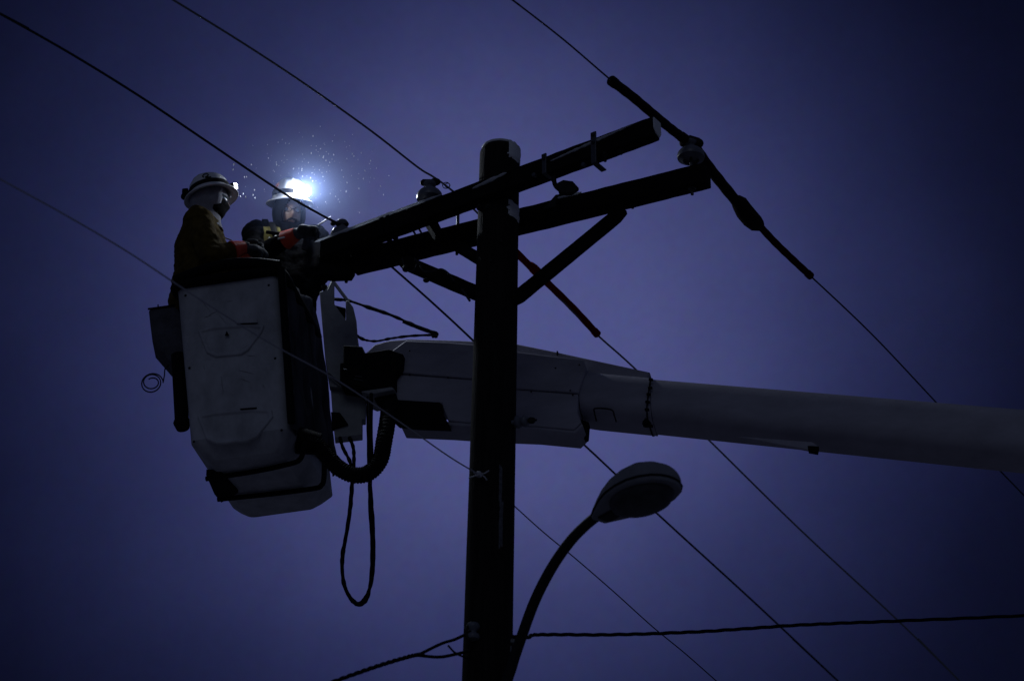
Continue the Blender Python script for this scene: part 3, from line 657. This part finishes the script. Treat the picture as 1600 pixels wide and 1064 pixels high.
# hoses of the lift
Yh = Y0 + .02
m = MB(); cpts = spline([P(474, 693, Yh), P(496, 697, Yh), P(511, 712, Yh), P(528, 730, Yh), P(553, 742, Yh), P(577, 738, Yh), P(594, 718, Yh), P(600, 690, Yh), P(606, 655, Yh + .05), P(608, 635, Yh + .1)], 22)
m.tube(cpts, [(.0445 + .003 * math.sin(k * 1.9)) * (1 if k > 30 else 1.25 - .25 * k / 30) for k in range(len(cpts))], 18); m.build('corrugated_hose', 'rubber', lift, smooth=70)
m = MB(); m.tube([P(466, 688, Yh + .02), P(500, 694, Yh + .02)], [.075, .06], 18); m.build('hose_boot', 'black', lift)
def cable(pts, Y, r, name='hydraulic_hose', mt='rubber', wob=0):
    q = spline([P(x, y, Y + (z[0] if z else 0)) for x, y, *z in pts], 10); m = MB()
    rr = [r * (1 + wob * noise.noise(V((k * .35, r * 1000, Y)))) for k in range(len(q))]; m.tube(q, rr, 9); return m.build(name, mt, lift, smooth=70)
Yl = Yh + .03
cable(((531, 683), (536, 700), (547, 722), (551, 745), (549, 765), (546, 800), (540, 840), (536, 868), (535, 895), (541, 922), (552, 938), (562, 942), (573, 930), (581, 905), (584, 870), (583, 820), (580, 775), (577, 740), (576, 700), (575, 620)), Yl + .01, .0100, wob=.3)
cable(((546, 683), (552, 700), (553, 722), (551, 752), (548, 790), (543, 825), (537, 855), (534.5, 880), (537, 910), (546, 932), (558, 944), (570, 940), (577, 922), (581, 890), (581, 850), (579, 800), (578, 760), (580, 720), (580, 615)), Yl, .0105, wob=.35)
m = MB(); m.tube([P(575.5, 618, Yl - .012), P(577, 663, Yl - .012)], .0025, 6); m.build('cable_stripe', 'steel', lift)
cable(((514, 467), (528, 468), (545, 470), (575, 480), (610, 492), (645, 507), (683, 523)), Yq + .1, .0095, wob=.5)
cable(((556, 524), (570, 531), (588, 533), (610, 529), (640, 525), (683, 523)), Yq + .1, .0075, wob=.6)
cable(((630, 502), (655, 512), (683, 522)), Yq + .09, .012, wob=.4)
m = MB(); m.ball(P(679, 523, Yq + .1), .020, sc=(1.2, 1, .9), wob=.5); m.build('clamp', 'dsteel', lift)

# ------------------------------------------------------------------ workers
def skin_mesh(nodes, edges, root=None):
    # closed, overlapping tapered limbs; remeshed() melts them into one continuous surface
    m = MB()
    for k, (co, r) in nodes.items():
        if isinstance(r, tuple): continue
        m.ball(co, r, 20, 14)
    for a, b in edges:
        (p, r0), (q, r1) = nodes[a], nodes[b]
        r0 = min(r0) if isinstance(r0, tuple) else r0; r1 = min(r1) if isinstance(r1, tuple) else r1
        if (p - q).length < 1e-4: continue
        m.tube([lerp(p, q, k / 6) for k in range(7)], [r0 + (r1 - r0) * k / 6 for k in range(7)], 18)
    return m.v, m.f
def remeshed(mb, name, mt, parent, vox=.006, disp=None, smooth=3):
    o0 = ORG[parent.name]
    me = bpy.data.meshes.new('tmp'); me.from_pydata([tuple(v) for v in mb.v], [], mb.f); bb = bmesh.new(); bb.from_mesh(me); bmesh.ops.remove_doubles(bb, verts=bb.verts, dist=1e-6); bmesh.ops.recalc_face_normals(bb, faces=bb.faces); bb.to_mesh(me); bb.free()
    o = bpy.data.objects.new('tmp', me); COL.objects.link(o)
    md = o.modifiers.new('r', 'REMESH'); md.mode = 'VOXEL'; md.voxel_size = vox; md = o.modifiers.new('k', 'SMOOTH'); md.iterations = smooth
    dg = bpy.context.evaluated_depsgraph_get(); dg.update(); ev = o.evaluated_get(dg); m2 = bpy.data.meshes.new_from_object(ev)
    n = MB(); n.v = [v.co.copy() for v in m2.vertices]; n.f = [tuple(p.vertices) for p in m2.polygons]
    if disp:
        for i, v in enumerate(m2.vertices): n.v[i] = n.v[i] + v.normal * disp(v.co)
    bpy.data.objects.remove(o, do_unlink=True); bpy.data.meshes.remove(m2)
    return n.build(name, mt, parent, smooth=80)
def gauss(x, s): return math.exp(-(x / s) ** 2)
def head(c, f, up, s=1.0):
    # f forward, l to the person's left
    f = f.normalized(); l = up.cross(f).normalized(); up = f.cross(l); vs = []; fs = []; nu, nv = 64, 48
    for j in range(nv + 1):
        th = math.pi * j / nv
        for i in range(nu):
            ph = 2 * math.pi * i / nu; d = V((math.sin(th) * math.cos(ph), math.sin(th) * math.sin(ph), math.cos(th)))
            x, y, z = d.x * .098, d.y * .077, d.z * .118
            if z < 0: k = 1 - .30 * (abs(z) / .118) ** 2; y *= k
            if x < 0 and z < -.02: x *= .85
            if x > 0:
                fr = d.x
                x += fr * .026 * gauss(y, .013) * gauss(z + .018, .020) + fr * .016 * gauss(y, .011) * gauss(z - .006, .022)        # nose
                for s_ in (-1, 1): x -= fr * .012 * gauss(y - s_ * .032, .015) * gauss(z - .010, .012)
                x += fr * .006 * gauss(z - .032, .012) * gauss(y, .05)
                x += fr * .007 * gauss(y, .022) * gauss(z + .052, .007) + fr * .006 * gauss(y, .020) * gauss(z + .066, .007)          # lips
                x += fr * .012 * gauss(y, .025) * gauss(z + .098, .02)                                                            # chin
            vs.append(c + (f * x + l * y + up * z) * s)
    for j in range(nv):
        for i in range(nu): k = (i + 1) % nu; fs.append((j * nu + i, (j + 1) * nu + i, (j + 1) * nu + k, j * nu + k))
    m = MB(); m.add(vs, fs)
    for s_ in (-1, 1): m.ball(c + (l * s_ * .078 + f * -.008 - up * .005) * s, .03 * s, sc=(1, 1, 1), rot=Matrix((f * .6, l * .35, up)).transposed())
    return m, f, l, up
def hood(c, f, l, up, name, mt, parent, s=1.16, ow=.062, oh=(.028, -.105), drop=.16, flare=.05):
    nu, nv = 56, 40; vs = []; fs = []; keep = []
    for j in range(nv + 1):
        tt = j / nv
        for i in range(nu):
            ph = 2 * math.pi * i / nu
            if tt < .62:
                th = math.pi * (tt / .62) * .66; d = V((math.sin(th) * math.cos(ph), math.sin(th) * math.sin(ph), math.cos(th)))
                x, y, z = d.x * .098 * s, d.y * .08 * s, d.z * .122 * s
            else:
                q = (tt - .62) / .38; th = math.pi * .66; d = V((math.sin(th) * math.cos(ph), math.sin(th) * math.sin(ph), math.cos(th)))
                k = 1 - .10 * math.sin(q * math.pi) + flare / .1 * q * q
                x, y, z = d.x * .098 * s * k, d.y * .08 * s * k, math.cos(math.pi * .66) * .122 * s - q * drop
                x -= .0 * q
            nz = .006 * noise.noise(V((x * 20, y * 20, z * 14))); x += d.x * nz; y += d.y * nz
            vs.append(c + f * x + l * y + up * z)
            cz = (oh[0] + oh[1]) / 2; hz = (oh[0] - oh[1]) / 2
            keep.append(not (x > 0 and (y / ow) ** 2 + ((z - cz) / hz) ** 2 < 1))
    for j in range(nv):
        for i in range(nu):
            k = (i + 1) % nu; q = (j * nu + i, (j + 1) * nu + i, (j + 1) * nu + k, j * nu + k)
            if all(keep[t] for t in q): fs.append(q)
    m = MB(); m.add(vs, fs); return m.build(name, mt, parent, smooth=80, solid=.007)
def hard_hat(c, f, up, parent, bx=.152, by=.136):
    f = f.normalized(); l = up.cross(f).normalized(); up = f.cross(l)
    def pt(r, a, z):
        ex = bx if math.cos(a) > 0 else bx * .95; return c + f * (r * ex * math.cos(a)) + l * (r * by * math.sin(a)) + up * z
    prof = [(.70, -.006), (.86, -.016), (1.0, -.024), (1.012, -.021), (1.0, -.017), (.86, -.006), (.765, .004), (.745, .015), (.735, .045), (.69, .072), (.58, .099), (.42, .119), (.22, .131), (.03, .135)]
    n = 56; rings = []
    for r, z in prof:
        ring = []
        for i in range(n):
            a = 2 * math.pi * i / n; zz = z
            if z > .03:                       # three ridges running front to back
                for off, hgt in ((0, .007), (.042, .005), (-.042, .005)):
                    y_ = r * by * math.sin(a); zz += hgt * gauss(y_ - off, .008) * min(1, (z - .03) / .05)
            ring.append(pt(r, a, zz))
        rings.append(ring)
    m = MB(); m.loft(rings, caps=False); hat = m.build('hard_hat', 'hat', parent, smooth=60, solid=.0025)
    m = MB(); m.loft([[pt(.76, 2 * math.pi * i / 40, z) + V((0, 0, 0)) for i in range(40)] for z in (.020, .022, .044, .046)][::1], caps=False)
    m.build('strap', 'rubber', hat, smooth=60, solid=.004)
    return hat, pt, f, l, up
fing = (('index', .030, .086), ('middle', .010, .094), ('ring', -.011, .088), ('little', -.031, .070))
def hand_nodes(nodes, edges, pre, wrist, palmdir, palmnorm, fat=1.0, curl=(25, 40, 35), thumb_side=1):
    d = palmdir.normalized(); nrm_ = (palmnorm - d * palmnorm.dot(d)).normalized(); s = d.cross(nrm_)
    res = MB(); rot_ = Matrix((d, s, nrm_)).transposed(); res.ball(wrist + d * .055, 1.0, 16, 12, sc=(.046, .041 * fat ** .5, .017 * fat), rot=rot_); res.tube([wrist - d * .01, wrist + d * .03], [.027 * fat, .024 * fat], 14)
    for fi, (nm, off, ln) in enumerate(fing):
        off *= 1.18; p = wrist + d * (.086 if fi != 3 else .078) + s * off * thumb_side; a = 0; pts = [wrist + d * .05 + s * off * .8 * thumb_side, p]
        for k, seg in enumerate((.45, .30, .25)):
            a += R(curl[k] + fi * 4); p = p + (d * math.cos(a) + nrm_ * math.sin(a)) * ln * seg; pts.append(p)
        q = spline(pts, 4); r0 = .0088 * fat ** .75; res.tube(q, [r0 * (1 - .25 * k / len(q)) for k in range(len(q))], 10); res.ball(q[-1], r0 * .76, 10, 7)
    p = wrist + d * .025 + s * .026 * thumb_side; pts = [p, p + (d * .6 + s * .75 * thumb_side + nrm_ * .15).normalized() * .038]
    pts.append(pts[-1] + (d * .8 + s * .25 * thumb_side + nrm_ * .45).normalized() * .032); pts.append(pts[-1] + (d * .85 + nrm_ * .6).normalized() * .026)
    q = spline(pts, 4); res.tube(q, [.0125 * fat * (1 - .25 * k / len(q)) for k in range(len(q))], 10); res.ball(q[-1], .0094 * fat, 10, 7)
    return res
def worker(origin_px, neck, hc, hf, hup, sh, arms, hips_dir, jacket_mt, label, feet, bulk=1.17):
    base_ = V((neck.x, neck.y, zb + .03)); w = empty('person', base_); tag(w, label, 'person', 'line workers in the bucket')
    side = V((-hips_dir.y, hips_dir.x, 0)).normalized()      # to the person's left
    nd = {}; ed = []
    pel = neck + V((0, 0, -.56)) - hips_dir * .02
    def torso(dct, e, g):
        for s_, nm in ((1, 'l'), (-1, 'r')):
            dct[nm + 'pel'] = (pel + side * s_ * .055, .110 * g); dct[nm + 'belly'] = (neck + V((0, 0, -.38)) + side * s_ * .05, .112 * g)
            dct[nm + 'chest'] = (neck + V((0, 0, -.20)) - hips_dir * .01 + side * s_ * .068, .112 * g); dct[nm + 'trap'] = (neck + V((0, 0, -.085)) + side * s_ * .075, .068 * g)
            e += [(nm + 'pel', nm + 'belly'), (nm + 'belly', nm + 'chest'), (nm + 'chest', nm + 'trap')]
        dct['neckb'] = (neck + V((0, 0, -.045)), .072 * g); e += [('ltrap', 'neckb'), ('rtrap', 'neckb'), ('lchest', 'rchest'), ('lbelly', 'rbelly'), ('lpel', 'rpel')]
    torso(nd, ed, 1.0)
    nd['pelvis'] = (pel, .11); nd['neck'] = (neck + V((0, 0, .02)), .055); nd['skull'] = (hc - hup.normalized() * .03, .05)
    ed += [('neckb', 'neck'), ('neck', 'skull')]
    for s_, nm in ((1, 'l'), (-1, 'r')):
        hip = pel + side * s_ * .085 + V((0, 0, -.05)); ft = feet + side * s_ * .09; kn = lerp(hip, ft, .5) + hips_dir * .03
        nd[nm + 'hip'] = (hip, .085); nd[nm + 'knee'] = (kn, .058); nd[nm + 'ank'] = (ft, .042); nd[nm + 'toe'] = (ft + hips_dir * .10 - V((0, 0, .03)), .034)
        ed += [('pelvis', nm + 'hip'), (nm + 'hip', nm + 'knee'), (nm + 'knee', nm + 'ank'), (nm + 'ank', nm + 'toe')]
    jn = {}; je = []; torso(jn, je, bulk)
    jn['collar'] = (neck + V((0, 0, .0)), .072); je += [('neckb', 'collar')]
    fingers = MB(); gl = []
    for nm, (shp, elb, wr, hd, pn, ts, curl) in arms.items():
        nd[nm + 'sh'] = (shp, .062); nd[nm + 'elb'] = (elb, .043); nd[nm + 'wrist'] = (wr, .026)
        ed += [(nm + 'trap', nm + 'sh'), (nm + 'chest', nm + 'sh'), (nm + 'sh', nm + 'elb'), (nm + 'elb', nm + 'wrist')]
        fb = hand_nodes(nd, ed, nm, wr, hd, pn, .85, curl, ts); fingers.add(fb.v, fb.f)
        jn[nm + 'sh'] = (shp, .086); jn[nm + 'elb'] = (elb, .066); jn[nm + 'cuff'] = (lerp(elb, wr, .80), .048)
        je += [(nm + 'trap', nm + 'sh'), (nm + 'chest', nm + 'sh'), (nm + 'sh', nm + 'elb'), (nm + 'elb', nm + 'cuff')]
        # glove with a rubber gauntlet
        gn = {nm + 'wrist': (lerp(elb, wr, .93), .036)}; ge = []; fb = hand_nodes(gn, ge, nm, wr, hd, pn, 1.35, curl, ts)
        vs, fs = skin_mesh(gn, ge, nm + 'wrist'); g1 = MB(); g1.add(vs, fs); g1.add(fb.v, fb.f); gl.append((nm, g1, elb, wr))
    vs, fs = skin_mesh(nd, ed, 'pelvis'); body = MB(); body.add(vs, fs); body.add(fingers.v, fingers.f)
    hm, f, l, up = head(hc, hf, hup); body.add(hm.v, hm.f)
    remeshed(body, 'body', 'skin', w, .0042)
    vs, fs = skin_mesh(jn, je, 'pelvis'); jk = MB(); jk.add(vs, fs)
    remeshed(jk, 'jacket', jacket_mt, w, .010, lambda c: .012 * noise.noise(c * 8) + .010 * noise.noise(V((c.x * 14, c.y * 14, c.z * 30))) + .004 * noise.noise(c * 45))
    tr = MB()
    tn = {'pelvis': (pel, .13)}; te = []
    for nm in 'lr':
        for k, rr in (('hip', .105), ('knee', .078), ('ank', .06)): tn[nm + k] = (nd[nm + k][0], rr)
        te += [('pelvis', nm + 'hip'), (nm + 'hip', nm + 'knee'), (nm + 'knee', nm + 'ank')]
    vs, fs = skin_mesh(tn, te, 'pelvis'); tr.add(vs, fs); remeshed(tr, 'trousers', 'dark_cloth', w, .012)
    for nm, g1, elb, wr in gl:
        go = remeshed(g1, 'glove', 'glove', w, .0045, lambda c: .002 * noise.noise(c * 40))
        m = MB(); dd = (elb - wr).normalized(); m.tube([wr - dd * .002, wr + dd * .02, wr + dd * .05, wr + dd * .082, wr + dd * .086], [.038, .043, .050, .057, .050], 20); m.build('cuff', 'red', go, smooth=60)
    return w, f, l, up, hc

# ---- worker nearest the camera, in profile, looking right
Y1 = 15.02
n1 = P(320, 349, Y1); h1 = P(326, 315, Y1 - .01); f1 = V((1, .12, -.12)); up1 = V((.10, .02, 1))
sr = n1 + V((-.02, -.17, -.085)); sl = n1 + V((0.02, .17, -.085))
armsA = {'r': (sr, P(330, 400, Y1 - .27), P(381, 387, Y1 - .18), V((1, .1, -.02)), V((.1, .6, -.8)), 1, (25, 35, 30)),
         'l': (sl, sl + V((.22, -.02, -.16)), P(378, 392, Y1 + .02), V((1, -.1, .1)), V((.1, -.5, -.8)), -1, (30, 40, 30))}
w1, f, l, up, hc = worker(None, n1, h1, f1, up1, None, armsA, V((1, 0, 0)), 'jacket', 'worker in profile wearing an olive jacket and pale balaclava, small headlamp on white helmet', bil(cB, .38, .36) + V((0, 0, .12)), 1.34)
hood(hc, f, l, up, 'balaclava', 'grey_hood', w1, 1.14, .058, (.040, -.085), .12, .02)
m = MB(); m.loft([[hc + f * (.098 + .01 * math.cos(t) ) * 1.0 * math.cos(a) * 1.08 + l * .085 * math.sin(a) + up * (.012 + .022 * t) for a in [R(-62 + 124 * i / 16) for i in range(17)]] for t in (-1, 1)], caps=False)
gm_ = MB(); 
K1 = 18
for k in range(K1 + 1):
    a = R(-55 + 110 * k / K1)
    for zz in (-.012, .010, .028): gm_.v.append(hc + f * (.112 * math.cos(a)) + l * (.088 * math.sin(a)) + up * zz)
for k in range(K1):
    for j in range(2): q = k * 3 + j; gm_.f.append((q, q + 3, q + 4, q + 1))
gm_.build('goggles', 'goggle', w1, smooth=80, solid=.004)
m = MB(); m.loft([[hc + f * ((.10 + .016 * gauss(a, .45) * gauss(zz + .018, .022)) * math.cos(a) * kk) + l * (.074 * math.sin(a) * kk) + up * zz for a in [R(-70 + 140 * i / 14) for i in range(15)]] for zz, kk in ((.002, 1.08), (-.010, 1.10), (-.022, 1.12), (-.04, 1.12), (-.055, 1.10), (-.07, 1.08), (-.085, 1.02), (-.105, .92))], caps=False)
m.build('face_mask', 'dark_cloth', w1, smooth=80, solid=.004)
hat1, pt, f, l, up = hard_hat(hc + up * .045 + f * .0, (f + up * .36), up, w1, .163, .148)
C1 = hc + up * .045
m = MB(); m.ball(pt(.80, 0, .036) + f * .008, .026, sc=(.8, 1, .9)); m.build('headlamp', 'black', hat1)
m = MB(); lc1 = pt(.80, 0, .036) + f * .024; m.ball(lc1, .021, sc=(.7, 1, 1)); m.build('lamp_lens', 'lens1', hat1)
m = MB(); m.box(pt(.82, math.pi, .030) - f * .012, f * .018, l * .035, up * .018); m.ball(pt(.86, math.pi, .012) - f * .014, .022); m.build('battery_pack', 'black', hat1, bevel=.006)
# curved emblem on the helmet side that faces the camera
m = MB()
def hp(r, adeg, z): return pt(r, R(adeg), z)
em = [(-105, .060), (-108, .072), (-102, .082), (-94, .083), (-90, .075), (-93, .064), (-100, .056), (-94, .052), (-84, .053)]
m.tube(spline([hp(.752 if z < .06 else .735 if z < .07 else .70, a, z) for a, z in em], 5), .0035, 6); m.build('emblem', 'black', hat1)
def lamp_light(name, co, dirv, e, cone, rad, par, col=(.72, .82, 1), blend=.8):
    ld = bpy.data.lights.new(name, 'SPOT'); ld.energy = e; ld.spot_size = R(cone); ld.spot_blend = blend; ld.shadow_soft_size = rad; ld.color = col
    o = bpy.data.objects.new(name, ld); COL.objects.link(o); o.parent = par; o.location = co - ORG[par.name]; o.rotation_euler = dirv.to_track_quat('-Z', 'Y').to_euler(); return o
lamp_light('headlamp_light', lc1 + f * .030, V((1, .35, -.55)), 2.5, 90, .02, hat1)

# ---- worker at the far side, facing the camera, bright headlamp
Y2 = 15.36
n2 = P(448, 357, Y2); h2c = P(452, 333, Y2 - .03); f2 = V((.30, -1, -.50)).normalized(); up2 = V((.0, -.30, 1)).normalized()
s2r = n2 + V((-.175, -.02, -.055)); s2l = n2 + V((.17, .03, -.055))
armsB = {'r': (s2r, P(401, 401, Y2 - .20), P(463, 366, Y2 - .38), V((1, -.25, .10)), V((.2, -.2, -1)), -1, (18, 40, 40)),
         'l': (s2l, s2l + V((.05, -.08, -.27)), s2l + V((-.10, -.10, -.60)), V((-.2, -.5, -.8)), V((-.2, -.2, -1)), 1, (25, 40, 30))}
w2, f, l, up, hc2 = worker(None, n2, h2c, f2, up2, None, armsB, V((.25, -1, 0)).normalized(), 'dark_cloth', 'bearded worker facing the camera in dark hood and yellow vest, with a dazzling headlamp', bil(cB, .66, .70) + V((0, 0, .12)), 1.30)
hood(hc2, f, l, up, 'hood', 'dark_hood', w2, 1.22, .056, (.060, -.108), .10, .03)
# beard, moustache, eyes, glasses
m = MB()
for k in range(220):
    a = random.uniform(-1, 1); zz = random.uniform(-.118, -.058); y = a * .055 * (1 - .15 * abs(zz + .06) / .06)
    x = .098 * math.sqrt(max(0, 1 - (y / .078) ** 2 - (zz / .128) ** 2)) + .010
    if abs(y) < .018 and -.068 < zz < -.052: continue
    m.ball(hc2 + f * x + l * y + up * zz, random.uniform(.005, .009), 7, 5)
for k in range(60):
    y = random.uniform(-.03, .03); zz = -.043 - abs(y) * .35 + random.uniform(-.004, .004); m.ball(hc2 + f * (.110 - abs(y) * .3) + l * y + up * zz, .0055, 7, 5)
remeshed(m, 'beard', 'beard', w2, .0035)
m = MB()
for s_ in (-1, 1): MB().ball(hc2 + f * .078 + l * s_ * .031 + up * .010, .0125).build('eye', 'eye', w2)
m = MB()
for s_ in (-1, 1): m.tube([hc2 + f * (.112 - abs(math.cos(a)) * .0) + l * (s_ * .033 + .024 * math.cos(a)) + up * (.010 + .016 * math.sin(a)) for a in [k * math.pi / 8 for k in range(16)]], .0018, 6, closed=True)
m.tube([hc2 + f * .114 + l * y + up * .014 for y in (-.009, .009)], .0018, 6)
for s_ in (-1, 1): m.tube([hc2 + f * .11 + l * s_ * .056 + up * .014, hc2 + f * .02 + l * s_ * .080 + up * .014], .002, 6)
m.build('glasses', 'goggle', w2)
# yellow vest panels and harness straps
vt = MB(); nu = 18; nv = 14
def vest_panel(y0, y1, z0, z1, rad):
    m = MB(); hd2 = V((.25, -1, 0)).normalized(); sd2 = V((-hd2.y, hd2.x, 0)) * 1
    for j in range(nv + 1):
        for i in range(nu + 1):
            yy = y0 + (y1 - y0) * i / nu; zz = z0 + (z1 - z0) * j / nv; x = math.sqrt(max(.0001, rad ** 2 - (yy * .55) ** 2)) - max(0, zz + .13) * .9
            p = n2 + hd2 * (x + .006 * noise.noise(V((i * .6, j * .5, 1)))) + sd2 * yy + V((0, 0, zz)); m.v.append(p)
    for j in range(nv):
        for i in range(nu): a = j * (nu + 1) + i; m.f.append((a, a + 1, a + nu + 2, a + nu + 1))
    return m
sidesign = 1
a_ = vest_panel(-.155, -.06, -.30, -.07, .172); a_.build('vest', 'vest', w2, smooth=80, solid=.01)
hd2 = V((.25, -1, 0)).normalized(); sd2 = V((-hd2.y, hd2.x, 0))
m = MB()
for s_ in (-1, 1): m.tube(spline([n2 + hd2 * .0 + sd2 * s_ * .10 + V((0, 0, .012)), n2 + hd2 * .10 + sd2 * s_ * .105 + V((0, 0, -.04)), n2 + hd2 * .165 + sd2 * s_ * .10 + V((0, 0, -.13)), n2 + hd2 * .19 + sd2 * s_ * .08 + V((0, 0, -.25))], 6), .019, 8, flat=.35)
m.tube([n2 + hd2 * .185 - sd2 * .15 + V((0, 0, -.16)), n2 + hd2 * .20 + V((0, 0, -.17)), n2 + hd2 * .185 + sd2 * .15 + V((0, 0, -.16))], .016, 8, flat=.5)
m.ball(s2r + V((.05, 0, .082)), .022, wob=.5)
m.build('harness', 'black', w2, smooth=60)
m = MB()
for x, y in ((421, 373), (427, 376), (431, 370), (418, 380)): MB().ball(P(x, y, Y2 - .27), .009, 8, 6).build('buckle_glint', 'reflect', w2)
m.box(P(440, 372, Y2 - .385), V((.022, 0, .006)), V((0, .004, 0)), V((0, 0, .006))); m.build('buckle_glint', 'reflect', w2, bevel=.002)  # small pale box on the forearm imitates the sleeve's shine
hat2, pt, f, l, up = hard_hat(hc2 + up * .074 + f * .0, f * 1 + up * .14, up, w2, .150, .140)
m = MB(); lc2 = pt(.84, R(24), .022); m.box(pt(.78, R(24), .024), f * .016, l * .032, up * .018); m.build('headlamp', 'black', hat2, bevel=.006); MB().box(pt(.79, R(-62), .034), f * .022, l * .012, up * .015).build('strap_buckle', 'black', hat2, bevel=.004)
m = MB(); m.ball(lc2 + f * .020, .030, sc=(.85, 1.7, 1.05), rot=Matrix((f, l, up)).transposed()); m.build('lamp_lens', 'lens2', hat2)  # glowing lens widened to imitate the flare around the lamp
m = MB(); m.tube(spline([pt(.745, R(-66), .055), pt(.74, R(-58), .07), pt(.70, R(-56), .085)], 5), .003, 6); m.tube(spline([pt(.745, R(-74), .055), pt(.74, R(-68), .07), pt(.70, R(-64), .085)], 5), .002, 6); m.build('emblem', 'tag', hat2)
LC2 = lc2 + f * .085
lamp_light('headlamp_light', LC2, V((.85, -1, -.60)), 38, 130, .02, hat2)
pl_ = bpy.data.lights.new('headlamp_spill', 'POINT'); pl_.energy = 4.0; pl_.shadow_soft_size = .03; pl_.color = (.72, .82, 1)
po = bpy.data.objects.new('headlamp_spill', pl_); COL.objects.link(po); po.parent = hat2; po.location = lc2 + f * .055 + up * .035 - ORG[hat2.name]
# reflective tape on the nearer worker's jacket
MB().tube(spline([P(322, 354, Y1 - .235), P(328, 362, Y1 - .265), P(331, 372, Y1 - .28)], 5), .010, 8, flat=.3).build('reflective_tape', 'reflect', w1)
m = MB(); m.tube(spline([P(352, 372, Y1 - .24), P(362, 376, Y1 - .24), P(368, 381, Y1 - .235)], 4), .007, 8, flat=.3)
m.build('reflective_tape', 'reflect', w1)
# tie tool held to the conductor
m = MB(); m.tube([P(497, 352, Y2 - .44), P(517, 339, Y2 - .50)], .0040, 8); o = m.build('tie_wire', 'steel'); tag(o, 'short bright piece of wire held up to the conductor by the bearded worker', 'tie wire')

# ------------------------------------------------------------------ snow in the beam
m = MB()
for k in range(170):
    while 1:
        x = random.gauss(500, 50); y = random.gauss(272, 32); Y = Y2 - .25 + random.gauss(0, .20)
        if 380 < x < 620 and 190 < y < 345: break
    r = random.choice((.0009, .0012, .0014, .0016, .0022)); m.ball(P(x, y, Y), r, 5, 4, sc=(1, 1, random.uniform(1, 3.2)))
for k in range(14): m.ball(P(random.uniform(355, 400), random.uniform(255, 310), Y1 + random.gauss(0, .15)), .0028, 5, 4, sc=(1, 1, 2.2))
fl = M['snow_thin']
o = m.build('falling_snow', fl, smooth=0); tag(o, 'fine snowflakes drifting through the headlamp beam', 'snow', kind='stuff')
# scattering volume added to imitate lens bloom round the bright headlamp
mm = bpy.data.materials.new('bloom_volume'); mm.use_nodes = True; t = mm.node_tree; t.nodes.clear()
ou = t.nodes.new('ShaderNodeOutputMaterial'); pv = t.nodes.new('ShaderNodeVolumeScatter'); pv.inputs['Color'].default_value = (.42, .56, 1, 1)
tcx = t.nodes.new('ShaderNodeTexCoord'); ln = t.nodes.new('ShaderNodeVectorMath'); ln.operation = 'LENGTH'; t.links.new(tcx.outputs['Object'], ln.inputs[0])
mrg = t.nodes.new('ShaderNodeMapRange'); mrg.interpolation_type = 'SMOOTHSTEP'; mrg.inputs['From Min'].default_value = .0; mrg.inputs['From Max'].default_value = .60; mrg.inputs['To Min'].default_value = .66; mrg.inputs['To Max'].default_value = 0
t.links.new(ln.outputs['Value'], mrg.inputs['Value']); t.links.new(mrg.outputs[0], pv.inputs['Density']); t.links.new(pv.outputs[0], ou.inputs['Volume'])
m = MB(); mc = LC2 + V((.0, .24, .12)); m.ball(mc, .72, 32, 20); o = m.build('bloom_volume', mm, origin=mc); tag(o, 'added scattering ball imitating lens bloom around the bright headlamp', 'bloom', kind='stuff')
